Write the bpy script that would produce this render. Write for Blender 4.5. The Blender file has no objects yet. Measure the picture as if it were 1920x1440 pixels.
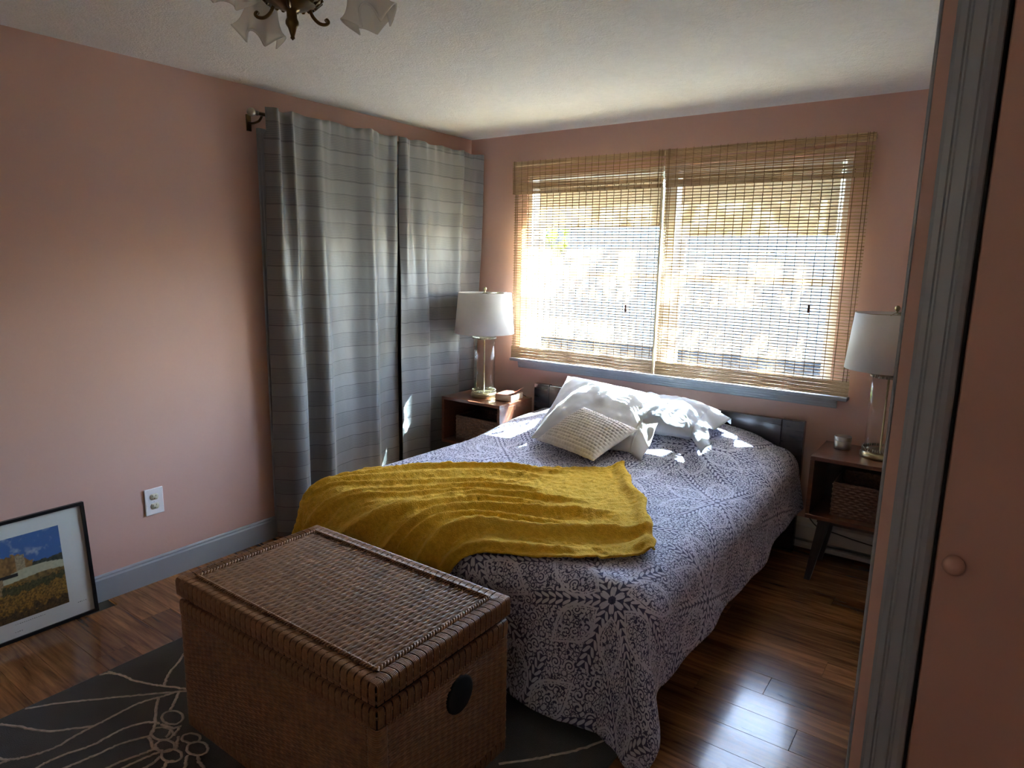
import bpy, bmesh, math, random
import numpy as np
from mathutils import Matrix, Vector
random.seed(7); rng = np.random.default_rng(7)
PI = math.pi
S = bpy.context.scene
COL = S.collection

# ------------------------------------------------------------------ camera
CAM_LOC = (3.2068, -3.9384, 1.5923)
yaw, pit, rol = math.radians(35.484), math.radians(10.469), math.radians(1.085)
fw = Vector((-math.sin(yaw)*math.cos(pit), math.cos(yaw)*math.cos(pit), -math.sin(pit)))
r0 = Vector((math.cos(yaw), math.sin(yaw), 0)); u0 = r0.cross(fw)
rt = math.cos(rol)*r0 + math.sin(rol)*u0
up = -math.sin(rol)*r0 + math.cos(rol)*u0
cd = bpy.data.cameras.new('camera'); cam = bpy.data.objects.new('camera', cd); COL.objects.link(cam)
cd.sensor_fit = 'HORIZONTAL'; cd.sensor_width = 36.0; cd.lens = 1253.94/1920*36.0
cd.clip_start = 0.02; cd.clip_end = 200
M = Matrix((rt, up, -fw)).transposed().to_4x4(); M.translation = Vector(CAM_LOC); cam.matrix_world = M
S.camera = cam

# ------------------------------------------------------------------ light
SUN_DIR = Vector((-0.5, -1.0, -1.44)).normalized()
W = bpy.data.worlds.new('daylight_sky'); S.world = W; W.use_nodes = True
wn = W.node_tree.nodes; wl = W.node_tree.links
bg = wn['Background']
sky = wn.new('ShaderNodeTexSky'); sky.sky_type = 'NISHITA'; sky.sun_disc = False
sky.sun_elevation = math.radians(52); sky.sun_rotation = math.radians(27); sky.air_density = 1.0; sky.dust_density = 1.0
wl.new(sky.outputs['Color'], bg.inputs['Color']); bg.inputs['Strength'].default_value = 3.5
sd = bpy.data.lights.new('sun', 'SUN'); sd.energy = 270.0; sd.angle = math.radians(0.53); sd.color = (0.72, 0.92, 1.0)
sun = bpy.data.objects.new('sun', sd); COL.objects.link(sun)
sun.rotation_euler = SUN_DIR.to_track_quat('-Z', 'Y').to_euler(); sun.location = (5, 8, 12)
pd = bpy.data.lights.new('window_portal', 'AREA'); pd.shape = 'RECTANGLE'; pd.size = 2.05; pd.size_y = 1.25
pd.cycles.is_portal = True
po = bpy.data.objects.new('window_portal', pd); COL.objects.link(po); po.location = (1.51, 0.22, 1.53)
po.rotation_euler = (math.radians(-90), 0, 0)
pd2 = bpy.data.lights.new('rear_fill_portal', 'AREA'); pd2.shape = 'RECTANGLE'; pd2.size = .8; pd2.size_y = .53  # portal for the added rear window
pd2.cycles.is_portal = True
po2 = bpy.data.objects.new('rear_fill_portal', pd2); COL.objects.link(po2); po2.location = (2.675, -5.02, 1.86)
po2.rotation_euler = (math.radians(90), 0, 0)
S.view_settings.view_transform = 'Standard'; S.view_settings.look = 'None'
S.view_settings.gamma = 1.0; S.view_settings.use_curve_mapping = False
S.view_settings.exposure = 1.42
S.cycles.max_bounces = 12; S.cycles.diffuse_bounces = 8; S.cycles.glossy_bounces = 4
S.cycles.transparent_max_bounces = 16; S.cycles.transmission_bounces = 6
S.cycles.sample_clamp_indirect = 8.0; S.cycles.use_denoising = True
S.cycles.caustics_reflective = False; S.cycles.caustics_refractive = False

# ------------------------------------------------------------------ node helpers
class X:
    """a float socket with arithmetic"""
    def __init__(s, nt, sock): s.nt = nt; s.k = sock
    def op(s, o, *a):
        n = s.nt.nodes.new('ShaderNodeMath'); n.operation = o
        for i, v in enumerate((s,)+a):
            if isinstance(v, X): s.nt.links.new(v.k, n.inputs[i])
            else: n.inputs[i].default_value = float(v)
        return X(s.nt, n.outputs[0])
    def __add__(s, b): return s.op('ADD', b)
    __radd__ = __add__
    def __sub__(s, b): return s.op('SUBTRACT', b)
    def __rsub__(s, b): return (s*-1.0)+b
    def __mul__(s, b): return s.op('MULTIPLY', b)
    __rmul__ = __mul__
    def __truediv__(s, b): return s.op('DIVIDE', b)
    def lt(s, b): return s.op('LESS_THAN', b)
    def gt(s, b): return s.op('GREATER_THAN', b)
    def mn(s, b): return s.op('MINIMUM', b)
    def mx(s, b): return s.op('MAXIMUM', b)
    def fract(s): return s.op('FRACT')
    def floor(s): return s.op('FLOOR')
    def abs(s): return s.op('ABSOLUTE')
    def sin(s): return s.op('SINE')
    def cos(s): return s.op('COSINE')
    def sqrt(s): return s.op('SQRT')
    def pw(s, b): return s.op('POWER', b)
    def sm(s, a, b):
        n = s.nt.nodes.new('ShaderNodeMapRange'); n.interpolation_type = 'SMOOTHSTEP'
        s.nt.links.new(s.k, n.inputs[0]); n.inputs[1].default_value = a; n.inputs[2].default_value = b
        return X(s.nt, n.outputs[0])

def newmat(name):
    m = bpy.data.materials.new(name); m.use_nodes = True
    return m, m.node_tree, m.node_tree.nodes['Principled BSDF']
def coords(nt, kind='Object'):
    return nt.nodes.new('ShaderNodeTexCoord').outputs[kind]
def sep(nt, sock):
    n = nt.nodes.new('ShaderNodeSeparateXYZ'); nt.links.new(sock, n.inputs[0])
    return X(nt, n.outputs[0]), X(nt, n.outputs[1]), X(nt, n.outputs[2])
def noise(nt, vec, scale, detail=3, rough=.55, scl=(1,1,1), out='Fac', dist=0.0):
    if scl != (1,1,1):
        mp = nt.nodes.new('ShaderNodeMapping'); mp.inputs['Scale'].default_value = scl; nt.links.new(vec, mp.inputs[0]); vec = mp.outputs[0]
    n = nt.nodes.new('ShaderNodeTexNoise'); n.inputs['Scale'].default_value = scale; n.inputs['Detail'].default_value = detail
    n.inputs['Roughness'].default_value = rough; n.inputs['Distortion'].default_value = dist
    nt.links.new(vec, n.inputs['Vector']); return n.outputs[out]
def ramp(nt, fac, stops):
    n = nt.nodes.new('ShaderNodeValToRGB'); e = n.color_ramp.elements
    while len(e) < len(stops): e.new(.5)
    for el, (p, c) in zip(e, stops): el.position = p; el.color = (*c, 1)
    nt.links.new(fac.k if isinstance(fac, X) else fac, n.inputs[0]); return n.outputs[0]
def mixc(nt, fac, a, b):
    n = nt.nodes.new('ShaderNodeMix'); n.data_type = 'RGBA'
    def put(v, i):
        if isinstance(v, X): nt.links.new(v.k, n.inputs[i])
        elif isinstance(v, tuple): n.inputs[i].default_value = (*v, 1)
        elif isinstance(v, float): n.inputs[i].default_value = v
        else: nt.links.new(v, n.inputs[i])
    put(fac, 0); put(a, 6); put(b, 7); return n.outputs[2]
def bump(nt, b, h, strength=.3, dist=.01):
    n = nt.nodes.new('ShaderNodeBump'); n.inputs['Strength'].default_value = strength; n.inputs['Distance'].default_value = dist
    nt.links.new(h.k if isinstance(h, X) else h, n.inputs['Height']); nt.links.new(n.outputs[0], b.inputs['Normal'])
def simple(name, col, rough=.6, metal=0., var=.08, vscale=6., bsc=None, bst=.15, bd=.003, spec=.5, coat=0., sheen=0.):
    m, nt, b = newmat(name); v = coords(nt)
    lo = tuple(c*(1-var) for c in col); hi = tuple(min(1, c*(1+var)) for c in col)
    nt.links.new(ramp(nt, noise(nt, v, vscale), [(.3, lo), (.7, hi)]), b.inputs['Base Color'])
    b.inputs['Roughness'].default_value = rough; b.inputs['Metallic'].default_value = metal
    b.inputs['Specular IOR Level'].default_value = spec; b.inputs['Coat Weight'].default_value = coat; b.inputs['Coat Roughness'].default_value = .1
    if sheen: b.inputs['Sheen Weight'].default_value = sheen; b.inputs['Sheen Roughness'].default_value = .4
    if bsc: bump(nt, b, noise(nt, v, bsc, 4), bst, bd)
    return m
def wood(name, dark, light, axis=0, scale=3., rough=.3, rand=False, coat=0., stretch=14.):
    m, nt, b = newmat(name); v = coords(nt)
    sc = [stretch]*3; sc[axis] = 1.0
    if rand:
        oi = nt.nodes.new('ShaderNodeObjectInfo'); ad = nt.nodes.new('ShaderNodeVectorMath'); ad.operation = 'MULTIPLY_ADD'
        cb = nt.nodes.new('ShaderNodeCombineXYZ')
        for i in range(3): nt.links.new(oi.outputs['Random'], cb.inputs[i])
        ad.inputs[1].default_value = (37., 53., 11.); nt.links.new(cb.outputs[0], ad.inputs[0]); nt.links.new(v, ad.inputs[2]); v = ad.outputs[0]
    g = noise(nt, v, scale, 5, .62, tuple(sc), dist=.6)
    c = ramp(nt, g, [(.28, dark), (.5, tuple((a+b_)/2 for a, b_ in zip(dark, light))), (.72, light)])
    if rand:
        n2 = X(nt, noise(nt, v, .7, 2))
        rr = X(nt, oi.outputs['Random'])
        f = (rr*.75+n2*.45)
        c = mixc(nt, f.sm(.1, 1.1), c, mixc(nt, .62, c, tuple(.30*d for d in dark)))
    nt.links.new(c, b.inputs['Base Color']); b.inputs['Roughness'].default_value = rough; b.inputs['Coat Weight'].default_value = coat
    b.inputs['Coat Roughness'].default_value = .08
    bump(nt, b, g, .08, .002); return m
def glassy(name, tint=(1, 1, 1), refl=.08, rough=.02, transl=0.):
    m = bpy.data.materials.new(name); m.use_nodes = True; nt = m.node_tree; nt.nodes.clear()
    o = nt.nodes.new('ShaderNodeOutputMaterial'); t = nt.nodes.new('ShaderNodeBsdfTransparent'); t.inputs[0].default_value = (*tint, 1)
    g = nt.nodes.new('ShaderNodeBsdfGlossy'); g.inputs['Roughness'].default_value = rough
    lw = nt.nodes.new('ShaderNodeLayerWeight'); lw.inputs[0].default_value = .5
    f = X(nt, lw.outputs['Facing']).pw(4.0)*.55 + refl*.4
    base = t.outputs[0]
    if transl:
        d = nt.nodes.new('ShaderNodeBsdfTranslucent'); d.inputs[0].default_value = (.85, .83, .78, 1)
        d2 = nt.nodes.new('ShaderNodeBsdfDiffuse'); d2.inputs[0].default_value = (.8, .78, .74, 1)
        a0 = nt.nodes.new('ShaderNodeMixShader'); a0.inputs[0].default_value = .5; nt.links.new(d.outputs[0], a0.inputs[1]); nt.links.new(d2.outputs[0], a0.inputs[2])
        a = nt.nodes.new('ShaderNodeMixShader'); a.inputs[0].default_value = transl
        nt.links.new(t.outputs[0], a.inputs[1]); nt.links.new(a0.outputs[0], a.inputs[2]); base = a.outputs[0]
    mx = nt.nodes.new('ShaderNodeMixShader'); nt.links.new(f.k, mx.inputs[0]); nt.links.new(base, mx.inputs[1]); nt.links.new(g.outputs[0], mx.inputs[2])
    nt.links.new(mx.outputs[0], o.inputs[0]); return m
def cloth2(name, col, transl=.3, rough=.9, bsc=None, var=.05):
    m, nt, b = newmat(name); v = coords(nt)
    c = ramp(nt, noise(nt, v, 20.), [(.3, tuple(x*(1-var) for x in col)), (.7, col)])
    nt.links.new(c, b.inputs['Base Color']); b.inputs['Roughness'].default_value = rough; b.inputs['Specular IOR Level'].default_value = .2
    if bsc: bump(nt, b, noise(nt, v, bsc, 3), .2, .002)
    t = nt.nodes.new('ShaderNodeBsdfTranslucent'); nt.links.new(c, t.inputs[0])
    mx = nt.nodes.new('ShaderNodeMixShader'); mx.inputs[0].default_value = transl
    nt.links.new(b.outputs[0], mx.inputs[1]); nt.links.new(t.outputs[0], mx.inputs[2]); nt.links.new(mx.outputs[0], nt.nodes['Material Output'].inputs[0])
    return m

# ------------------------------------------------------------------ materials
MT = {}
MT['pink'] = simple('pink_wall_paint', (.58, .375, .32), .62, var=.03, vscale=1.3, bsc=70, bst=.12, bd=.002, spec=.35)
MT['pink_door'] = simple('pink_door_paint', (.55, .32, .26), .5, var=.03, vscale=2, bsc=40, bst=.06, bd=.001)
m, nt, b = newmat('stucco_ceiling'); v = coords(nt)
h = X(nt, noise(nt, v, 120, 4, .65))*.7 + X(nt, noise(nt, v, 14, 4, .6, dist=1.6))*.9
nt.links.new(ramp(nt, h, [(.45, (.78, .80, .82)), (.95, (.86, .88, .90))]), b.inputs['Base Color']); b.inputs['Roughness'].default_value = .95
bump(nt, b, h, .62, .011); MT['ceil'] = m
MT['trim'] = simple('grey_trim_paint', (.30, .33, .37), .38, var=.04, vscale=3, bsc=30, bst=.05, bd=.001)
MT['trim_dark'] = simple('dark_grey_paint', (.10, .11, .11), .5)
MT['white_vinyl'] = simple('white_vinyl_frame', (.78, .78, .76), .4, var=.02)
MT['white_plastic'] = simple('white_plastic', (.82, .83, .84), .35, var=.02)
MT['slot'] = simple('dark_slot', (.03, .03, .025), .6)
MT['ivory'] = simple('ivory_plastic', (.55, .53, .40), .4)
MT['plank'] = wood('glossy_floor_plank', (.075, .028, .011), (.46, .215, .08), 0, 3.2, .19, True, .18, 13.)
MT['subfloor'] = simple('dark_subfloor', (.02, .012, .008), .9)
MT['espresso'] = wood('espresso_wood', (.016, .012, .013), (.034, .025, .026), 0, 4, .22, coat=.2)
MT['walnut'] = wood('walnut_veneer', (.062, .021, .011), (.15, .054, .027), 0, 5, .28, coat=.25)
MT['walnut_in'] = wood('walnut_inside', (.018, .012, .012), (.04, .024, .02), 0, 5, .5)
MT['walnut_leg'] = wood('dark_walnut_leg', (.022, .014, .012), (.05, .03, .024), 2, 5, .35)
MT['reed'] = None
m, nt, b = newmat('bamboo_reed'); v = coords(nt); oi = nt.nodes.new('ShaderNodeObjectInfo')
ad = nt.nodes.new('ShaderNodeVectorMath'); ad.operation = 'ADD'; nt.links.new(v, ad.inputs[0]); nt.links.new(oi.outputs['Location'], ad.inputs[1])
f = noise(nt, ad.outputs[0], 5, 4, .7, (1, 1, 60))
sp = X(nt, noise(nt, ad.outputs[0], 9, 2, .5, (1, 1, 40))).sm(.70, .74)
c = ramp(nt, f, [(.3, (.34, .21, .10)), (.7, (.58, .41, .23))])
nt.links.new(mixc(nt, sp, c, (.03, .018, .01)), b.inputs['Base Color']); b.inputs['Roughness'].default_value = .55
MT['reed'] = m
MT['thread'] = simple('brown_blind_thread', (.16, .09, .045), .8)
MT['tape'] = simple('cream_edge_tape', (.70, .58, .36), .8)
MT['tassel'] = simple('brown_wood_tassel', (.16, .06, .03), .4)
MT['shade_tan'] = cloth2('tan_roller_shade', (.60, .52, .40), .35)
MT['fill_tint'] = cloth2('cream_fill_tint', (.90, .73, .55), .9)  # cloth added to warm the fill light from behind the camera
MT['glass'] = glassy('window_glass', (.97, .985, .98))
MT['lampglass'] = glassy('clear_lamp_glass', (.99, .995, .99), .03)
MT['frost'] = glassy('frosted_glass', (.95, .95, .93), .1, .15, .62)
MT['brass'] = simple('antique_brass', (.40, .33, .20), .3, 1., var=.2, vscale=14)
MT['dark_brass'] = simple('dark_bronze_brass', (.11, .07, .025), .32, 1., var=.4, vscale=20)
MT['pewter'] = simple('tin_metal', (.42, .41, .40), .34, 1., var=.1)
MT['beadmetal'] = simple('antique_bead_metal', (.30, .27, .22), .35, 1., var=.3, vscale=30)
MT['shade'] = cloth2('linen_lamp_shade', (.74, .70, .66), .22, bsc=300)
MT['pillow'] = cloth2('white_pillow_cotton', (.66, .65, .66), .12, bsc=35)
MT['pillow_blue'] = cloth2('pale_grey_pillow_cotton', (.46, .47, .51), .12, bsc=35)
MT['wire'] = simple('black_cord', (.012, .012, .012), .5)
MT['black'] = simple('black_frame_paint', (.008, .008, .009), .35, spec=.3)
MT['mat_board'] = simple('white_mat_board', (.80, .80, .80), .8, var=.01)
MT['ink'] = simple('grey_ink', (.25, .25, .25), .8)
MT['red_cover'] = simple('red_book_cover', (.42, .12, .075), .4)
MT['pages'] = simple('book_pages', (.62, .46, .34), .9, bsc=200)
MT['cover_text'] = simple('pink_title_print', (.82, .66, .60), .6)
MT['mattress'] = simple('white_mattress_ticking', (.7, .7, .7), .9)
MT['heater'] = simple('grey_heater_enamel', (.42, .40, .38), .5)
MT['hole'] = simple('opening_shade_black', (.004, .004, .004), .9)  # black colour stands in for shade in the lid groove and hand hole
# fluffy mustard throw
m, nt, b = newmat('mustard_fleece'); v = coords(nt)
n1 = noise(nt, v, 60, 4, .7); n2 = noise(nt, v, 260, 2, .6)
nt.links.new(ramp(nt, n1, [(.25, (.54, .305, .02)), (.75, (.82, .51, .048))]), b.inputs['Base Color'])
b.inputs['Roughness'].default_value = .95; b.inputs['Sheen Weight'].default_value = .5; b.inputs['Sheen Tint'].default_value = (.9, .7, .25, 1); b.inputs['Specular IOR Level'].default_value = .1
bump(nt, b, X(nt, n1)*.7+X(nt, n2)*.7, .7, .012); MT['throw'] = m
# wicker
m, nt, b = newmat('brown_wicker'); v = coords(nt)
nt.links.new(ramp(nt, noise(nt, v, 45, 4, .7), [(.25, (.095, .040, .015)), (.75, (.29, .135, .055))]), b.inputs['Base Color'])
b.inputs['Roughness'].default_value = .42; bump(nt, b, noise(nt, v, 220, 2), .25, .002); MT['wicker'] = m
m, nt, b = newmat('brown_wicker_binding'); v = coords(nt)
nt.links.new(ramp(nt, noise(nt, v, 60, 4, .7), [(.25, (.12, .050, .019)), (.75, (.33, .16, .068))]), b.inputs['Base Color'])
b.inputs['Roughness'].default_value = .4; MT['binding'] = m
MT['wicker_gap_shade'] = simple('wicker_core_gap_shade', (.035, .015, .007), .8)  # core coloured dark so the gaps between wraps look shaded
m, nt, b = newmat('dark_seagrass'); v = coords(nt)
nt.links.new(ramp(nt, noise(nt, v, 70, 4, .7), [(.3, (.05, .022, .014)), (.75, (.20, .10, .06))]), b.inputs['Base Color'])
b.inputs['Roughness'].default_value = .5; MT['seagrass'] = m
# rug
m, nt, b = newmat('charcoal_rug_pile'); v = coords(nt)
nt.links.new(ramp(nt, noise(nt, v, 12, 5, .7), [(.3, (.028, .027, .024)), (.7, (.048, .046, .041))]), b.inputs['Base Color'])
b.inputs['Roughness'].default_value = 1.; b.inputs['Sheen Weight'].default_value = .2; bump(nt, b, noise(nt, v, 350, 3), .8, .006); MT['rug'] = m
MT['rugline'] = simple('cream_tufted_yarn', (.50, .42, .35), .95, var=.2, vscale=60, bsc=300, bst=.6, bd=.004)
# striped satin curtain
m, nt, b = newmat('striped_satin_curtain'); v = coords(nt, 'UV'); ux, uy, uz = sep(nt, v)
t = (uy/.158).fract()
ingrp = t.gt(.0)*t.lt(.56)
fine = ((uy/.0088).fract()-.5).abs().lt(.15)*ingrp
edge = (t-.03).abs().lt(.012).mx((t-.55).abs().lt(.012))
grp = X(nt, noise(nt, v, .9, 1))
line = (fine*.6).mx(edge*.85)
c = mixc(nt, line, (.155, .157, .158), (.04, .042, .046))
nt.links.new(c, b.inputs['Base Color']); b.inputs['Roughness'].default_value = .42; b.inputs['Specular IOR Level'].default_value = .5
b.inputs['Sheen Weight'].default_value = .25
bump(nt, b, X(nt, noise(nt, coords(nt), 9, 3))*1.0, .12, .02); MT['curtain'] = m
# knit cushion
m, nt, b = newmat('cream_knit'); v = coords(nt)
nt.links.new(ramp(nt, noise(nt, v, 40, 3), [(.3, (.62, .57, .52)), (.7, (.76, .71, .66))]), b.inputs['Base Color'])
b.inputs['Roughness'].default_value = .95; bump(nt, b, noise(nt, v, 400, 2), .4, .003); MT['knit'] = m
# coverlet print
m, nt, b = newmat('paisley_coverlet'); v = coords(nt, 'UV')
x, y, _ = sep(nt, v)
x = x*.76; y = y*.76
jit = noise(nt, v, 9, 2, .5, out='Color'); jx, jy, _ = sep(nt, jit)
x = x + (jx-.5)*.012; y = y + (jy-.5)*.012
P = .44; PR = .385
row = (y/PR).floor(); xs = x + row.op('MODULO', 2.0).abs()*(P/2)
lx = ((xs/P).fract()-.5)*P; ly = ((y/PR).fract()-.5)*PR
r = (lx*lx+ly*ly).sqrt(); th = ly.op('ARCTAN2', lx)
ph = ((th/(2*PI)*6+.25).fract()-.5)*(2*PI/6)
px = r*ph.cos(); py = (r*ph.sin())
tt = ((px-.045)/.165).mx(0.001).mn(.999)
w = (tt*PI).sin()*(1.25-tt*.55)*.047
dd = py.abs()-w
inside = dd.lt(0.0)*px.gt(.045)*px.lt(.21)
outl = (dd.abs().lt(.0036)).mx((dd+.0085).abs().lt(.0016)*inside)*px.gt(.042)*px.lt(.212)
# leaf chains on spokes
ps = ph.abs()*-1.0+PI/6
qx = r*ps.cos(); qy = r*ps.sin()
fl = (qx/.021-qy/.017).fract()
leaf = (fl-.5).abs().lt((1.0-((qy-.0085)/.0085).pw(2.0))*.40)*qy.lt(.017)*qy.gt(.0004)*r.gt(.007)
chain_bg = qy.lt(.0185)
# scroll filler
vo = nt.nodes.new('ShaderNodeTexVoronoi'); vo.inputs['Scale'].default_value = 37.; nt.links.new(v, vo.inputs['Vector'])
vd = X(nt, vo.outputs['Distance'])
vsub = nt.nodes.new('ShaderNodeVectorMath'); vsub.operation = 'SUBTRACT'; nt.links.new(v, vsub.inputs[0]); nt.links.new(vo.outputs['Position'], vsub.inputs[1])
ax, ay, _ = sep(nt, vsub.outputs[0]); va = ay.op('ARCTAN2', ax)
cr, cg, cb_ = sep(nt, vo.outputs['Color'])
spiral = ((vd*15.0 + va*1.0 + cr*6.28)).sin().gt(-.30)
petal = ((va*5.0+cg*6.28).sin()*.16+.42-vd)
curl = mixc(nt, cr.gt(.55), (0., 0., 0.), (1., 1., 1.))
cf = X(nt, curl)
flower = petal.gt(0.0)*petal.sm(0.0, .02)*vd.gt(.10)
mp2 = nt.nodes.new('ShaderNodeMapping'); mp2.inputs['Scale'].default_value = (1.0, .62, 1.0); mp2.inputs['Rotation'].default_value = (0, 0, .7); nt.links.new(v, mp2.inputs[0])
ve2 = nt.nodes.new('ShaderNodeTexVoronoi'); ve2.feature = 'DISTANCE_TO_EDGE'; ve2.inputs['Scale'].default_value = 92.; nt.links.new(mp2.outputs[0], ve2.inputs['Vector'])
leafc = X(nt, ve2.outputs['Distance']).gt(.085)
ring = (vd-.40).abs().gt(.045)
fill = spiral*cf + (flower.mx(leafc*vd.gt(.30)))*(1.0-cf)
fill = (fill*cf).mx(fill*(1.0-cf)*ring)
lightf = (fill*(1.0-chain_bg*(1.0-inside))).mx(leaf*(1.0-inside)).mx(outl)
c = mixc(nt, lightf, (.062, .060, .130), (.55, .555, .67))
nt.links.new(c, b.inputs['Base Color']); b.inputs['Roughness'].default_value = .85; b.inputs['Specular IOR Level'].default_value = .2; b.inputs['Sheen Weight'].default_value = .15
bump(nt, b, X(nt, noise(nt, v, 95, 2, .5))*1.0+X(nt, noise(nt, v, 8, 2))*.6, .55, .006); MT['coverlet'] = m
# outdoors
MT['lawn'] = simple('dark_lawn', (.022, .022, .021), 1.0, var=.45, vscale=1.6, spec=0.)
MT['fence'] = simple('blue_grey_fence_stain', (.27, .305, .335), .9, var=.12, vscale=2.5, spec=.1)
MT['bark'] = simple('tree_bark', (.12, .08, .05), .9, bsc=20, bst=.6, bd=.02)
MT['leaf'] = cloth2('yellow_green_leaf', (.24, .30, .03), .45)
MT['siding'] = simple('house_siding', (.5, .5, .48), .8)

# ------------------------------------------------------------------ mesh helpers
def mk(name, verts, faces, mat=None, parent=None, smooth=False, uv=None):
    me = bpy.data.meshes.new(name); me.from_pydata([tuple(map(float, q)) for q in verts], [], [tuple(int(i) for i in f_) for f_ in faces]); me.update()
    if smooth: me.shade_smooth()
    if uv is not None:
        l = me.uv_layers.new(name='UVMap'); li = np.empty(len(me.loops), np.int32); me.loops.foreach_get('vertex_index', li)
        l.data.foreach_set('uv', np.asarray(uv, np.float32)[li].ravel())
    return link(name, me, mat, parent)
def link(name, me, mat=None, parent=None):
    o = bpy.data.objects.new(name, me); COL.objects.link(o)
    if mat is not None and not me.materials: me.materials.append(MT[mat] if isinstance(mat, str) else mat)
    if parent: o.parent = parent
    return o
def bmdone(bm, name, mat, parent, smooth=False):
    me = bpy.data.meshes.new(name); bmesh.ops.recalc_face_normals(bm, faces=bm.faces); bm.to_mesh(me); bm.free()
    if smooth: me.shade_smooth()
    return link(name, me, mat, parent)
def box(name, a, b_, mat, parent=None, bev=0., seg=1, bm_only=False):
    bm = bmesh.new(); bmesh.ops.create_cube(bm, size=1)
    for v_ in bm.verts:
        v_.co = Vector([(a[i]+b_[i])/2 + v_.co[i]*(b_[i]-a[i]) for i in range(3)])
    if bev: bmesh.ops.bevel(bm, geom=list(bm.edges), offset=bev, segments=seg, profile=.5, affect='EDGES')
    return bmdone(bm, name, mat, parent)
def boxes(name, lst, mat, parent=None, bev=0.):
    bm = bmesh.new()
    for a, b_ in lst:
        r_ = bmesh.ops.create_cube(bm, size=1)
        for v_ in r_['verts']: v_.co = Vector([(a[i]+b_[i])/2 + v_.co[i]*(b_[i]-a[i]) for i in range(3)])
    if bev: bmesh.ops.bevel(bm, geom=list(bm.edges), offset=bev, segments=1, affect='EDGES')
    return bmdone(bm, name, mat, parent)
def gridfaces(nu, nv, cu=False, cv=False):
    f_ = []
    for i in range(nu if cu else nu-1):
        for j in range(nv if cv else nv-1):
            i2 = (i+1) % nu; j2 = (j+1) % nv
            f_.append((i*nv+j, i2*nv+j, i2*nv+j2, i*nv+j2))
    return f_
def grid(name, Pt, mat, parent=None, cu=False, cv=False, uv=None, smooth=True, caps=False, flip=False):
    nu, nv = Pt.shape[:2]; fs = gridfaces(nu, nv, cu, cv)
    if caps and cv:
        fs.append(tuple(range(nv))[::-1]); fs.append(tuple((nu-1)*nv+j for j in range(nv)))
    if flip: fs = [f_[::-1] for f_ in fs]
    return mk(name, Pt.reshape(-1, 3), fs, mat, parent, smooth, None if uv is None else uv.reshape(-1, 2))
def lathe(name, prof, mat, parent=None, n=40, c=(0, 0, 0), smooth=True, closed=False):
    a = np.linspace(0, 2*PI, n, endpoint=False); pr = np.array(prof, float)
    Pt = np.stack([c[0]+pr[:, 0][:, None]*np.cos(a), c[1]+pr[:, 0][:, None]*np.sin(a), c[2]+np.repeat(pr[:, 1][:, None], n, 1)], -1)
    o = grid(name, Pt, mat, parent, cu=closed, cv=True, smooth=smooth, flip=True)
    return o
def tubepts(path, rad, n=8):
    Q = np.array(path, float); rad = np.broadcast_to(np.asarray(rad, float), (len(Q),))
    T = np.gradient(Q, axis=0); T /= np.linalg.norm(T, axis=1)[:, None]+1e-12
    ref = np.array([0, 0, 1.]) if abs(T[0][2]) < .9 else np.array([1., 0, 0])
    out = []; nrm = np.cross(T[0], ref); nrm /= np.linalg.norm(nrm)
    a = np.linspace(0, 2*PI, n, endpoint=False)
    for q, t, r_ in zip(Q, T, rad):
        nrm = nrm - t*(nrm@t); nrm /= np.linalg.norm(nrm); bn = np.cross(t, nrm)
        out.append(q+r_*(np.cos(a)[:, None]*nrm+np.sin(a)[:, None]*bn))
    return np.array(out)
def tube(name, path, rad, mat, parent=None, n=8, closed=False):
    Pt = tubepts(path, rad, n); return grid(name, Pt, mat, parent, cu=closed, cv=True, caps=not closed)
def multi(name, parts, mat, parent=None, smooth=True):
    """parts: list of (V array, faces)"""
    V = []; F = []; o = 0
    for v_, f_ in parts:
        V.append(np.asarray(v_).reshape(-1, 3)); F += [tuple(i+o for i in q) for q in f_]; o += len(V[-1])
    return mk(name, np.concatenate(V), F, mat, parent, smooth)
def tubegeo(path, rad, n=6, closed=False):
    Pt = tubepts(path, rad, n); nu, nv = Pt.shape[:2]; fs = gridfaces(nu, nv, closed, True)
    if not closed: fs += [tuple(range(nv))[::-1], tuple((nu-1)*nv+j for j in range(nv))]
    return Pt.reshape(-1, 3), fs
def catmull(pts, n=12):
    P_ = np.array(pts, float); P_ = np.vstack([2*P_[0]-P_[1], P_, 2*P_[-1]-P_[-2]]); out = []
    for i in range(1, len(P_)-2):
        for t_ in np.linspace(0, 1, n, endpoint=False):
            a, b_, c_, d = P_[i-1:i+3]
            out.append(.5*((2*b_)+(-a+c_)*t_+(2*a-5*b_+4*c_-d)*t_**2+(-a+3*b_-3*c_+d)*t_**3))
    out.append(P_[-2]); return np.array(out)
def extrude(name, prof, axis, a, b_, mat, parent=None):
    """prof: 2D polygon in the two other axes (cyclic order)"""
    n = len(prof); V = []
    for t_ in (a, b_):
        for q in prof:
            w_ = list(q); w_.insert(axis, t_); V.append(w_)
    fs = [(i, (i+1) % n, n+(i+1) % n, n+i) for i in range(n)]+[tuple(range(n))[::-1], tuple(range(n, 2*n))]
    o = mk(name, V, fs, mat, parent)
    bm = bmesh.new(); bm.from_mesh(o.data); bmesh.ops.recalc_face_normals(bm, faces=bm.faces); bm.to_mesh(o.data); bm.free()
    return o
def thing(name, label, cat, loc=(0, 0, 0), group=None, rotz=0):
    o = bpy.data.objects.new(name, None); COL.objects.link(o); o.location = loc; o.rotation_euler = (0, 0, rotz); o.empty_display_size = .05
    return tag(o, label, cat, group)
def tag(o, label, cat, group=None):
    o['label'] = label; o['category'] = cat
    if group: o['group'] = group
    return o
def struct(o): o['kind'] = 'structure'; return o
def sstep(a, b_, x_): t_ = np.clip((x_-a)/(b_-a), 0, 1); return t_*t_*(3-2*t_)
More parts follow.
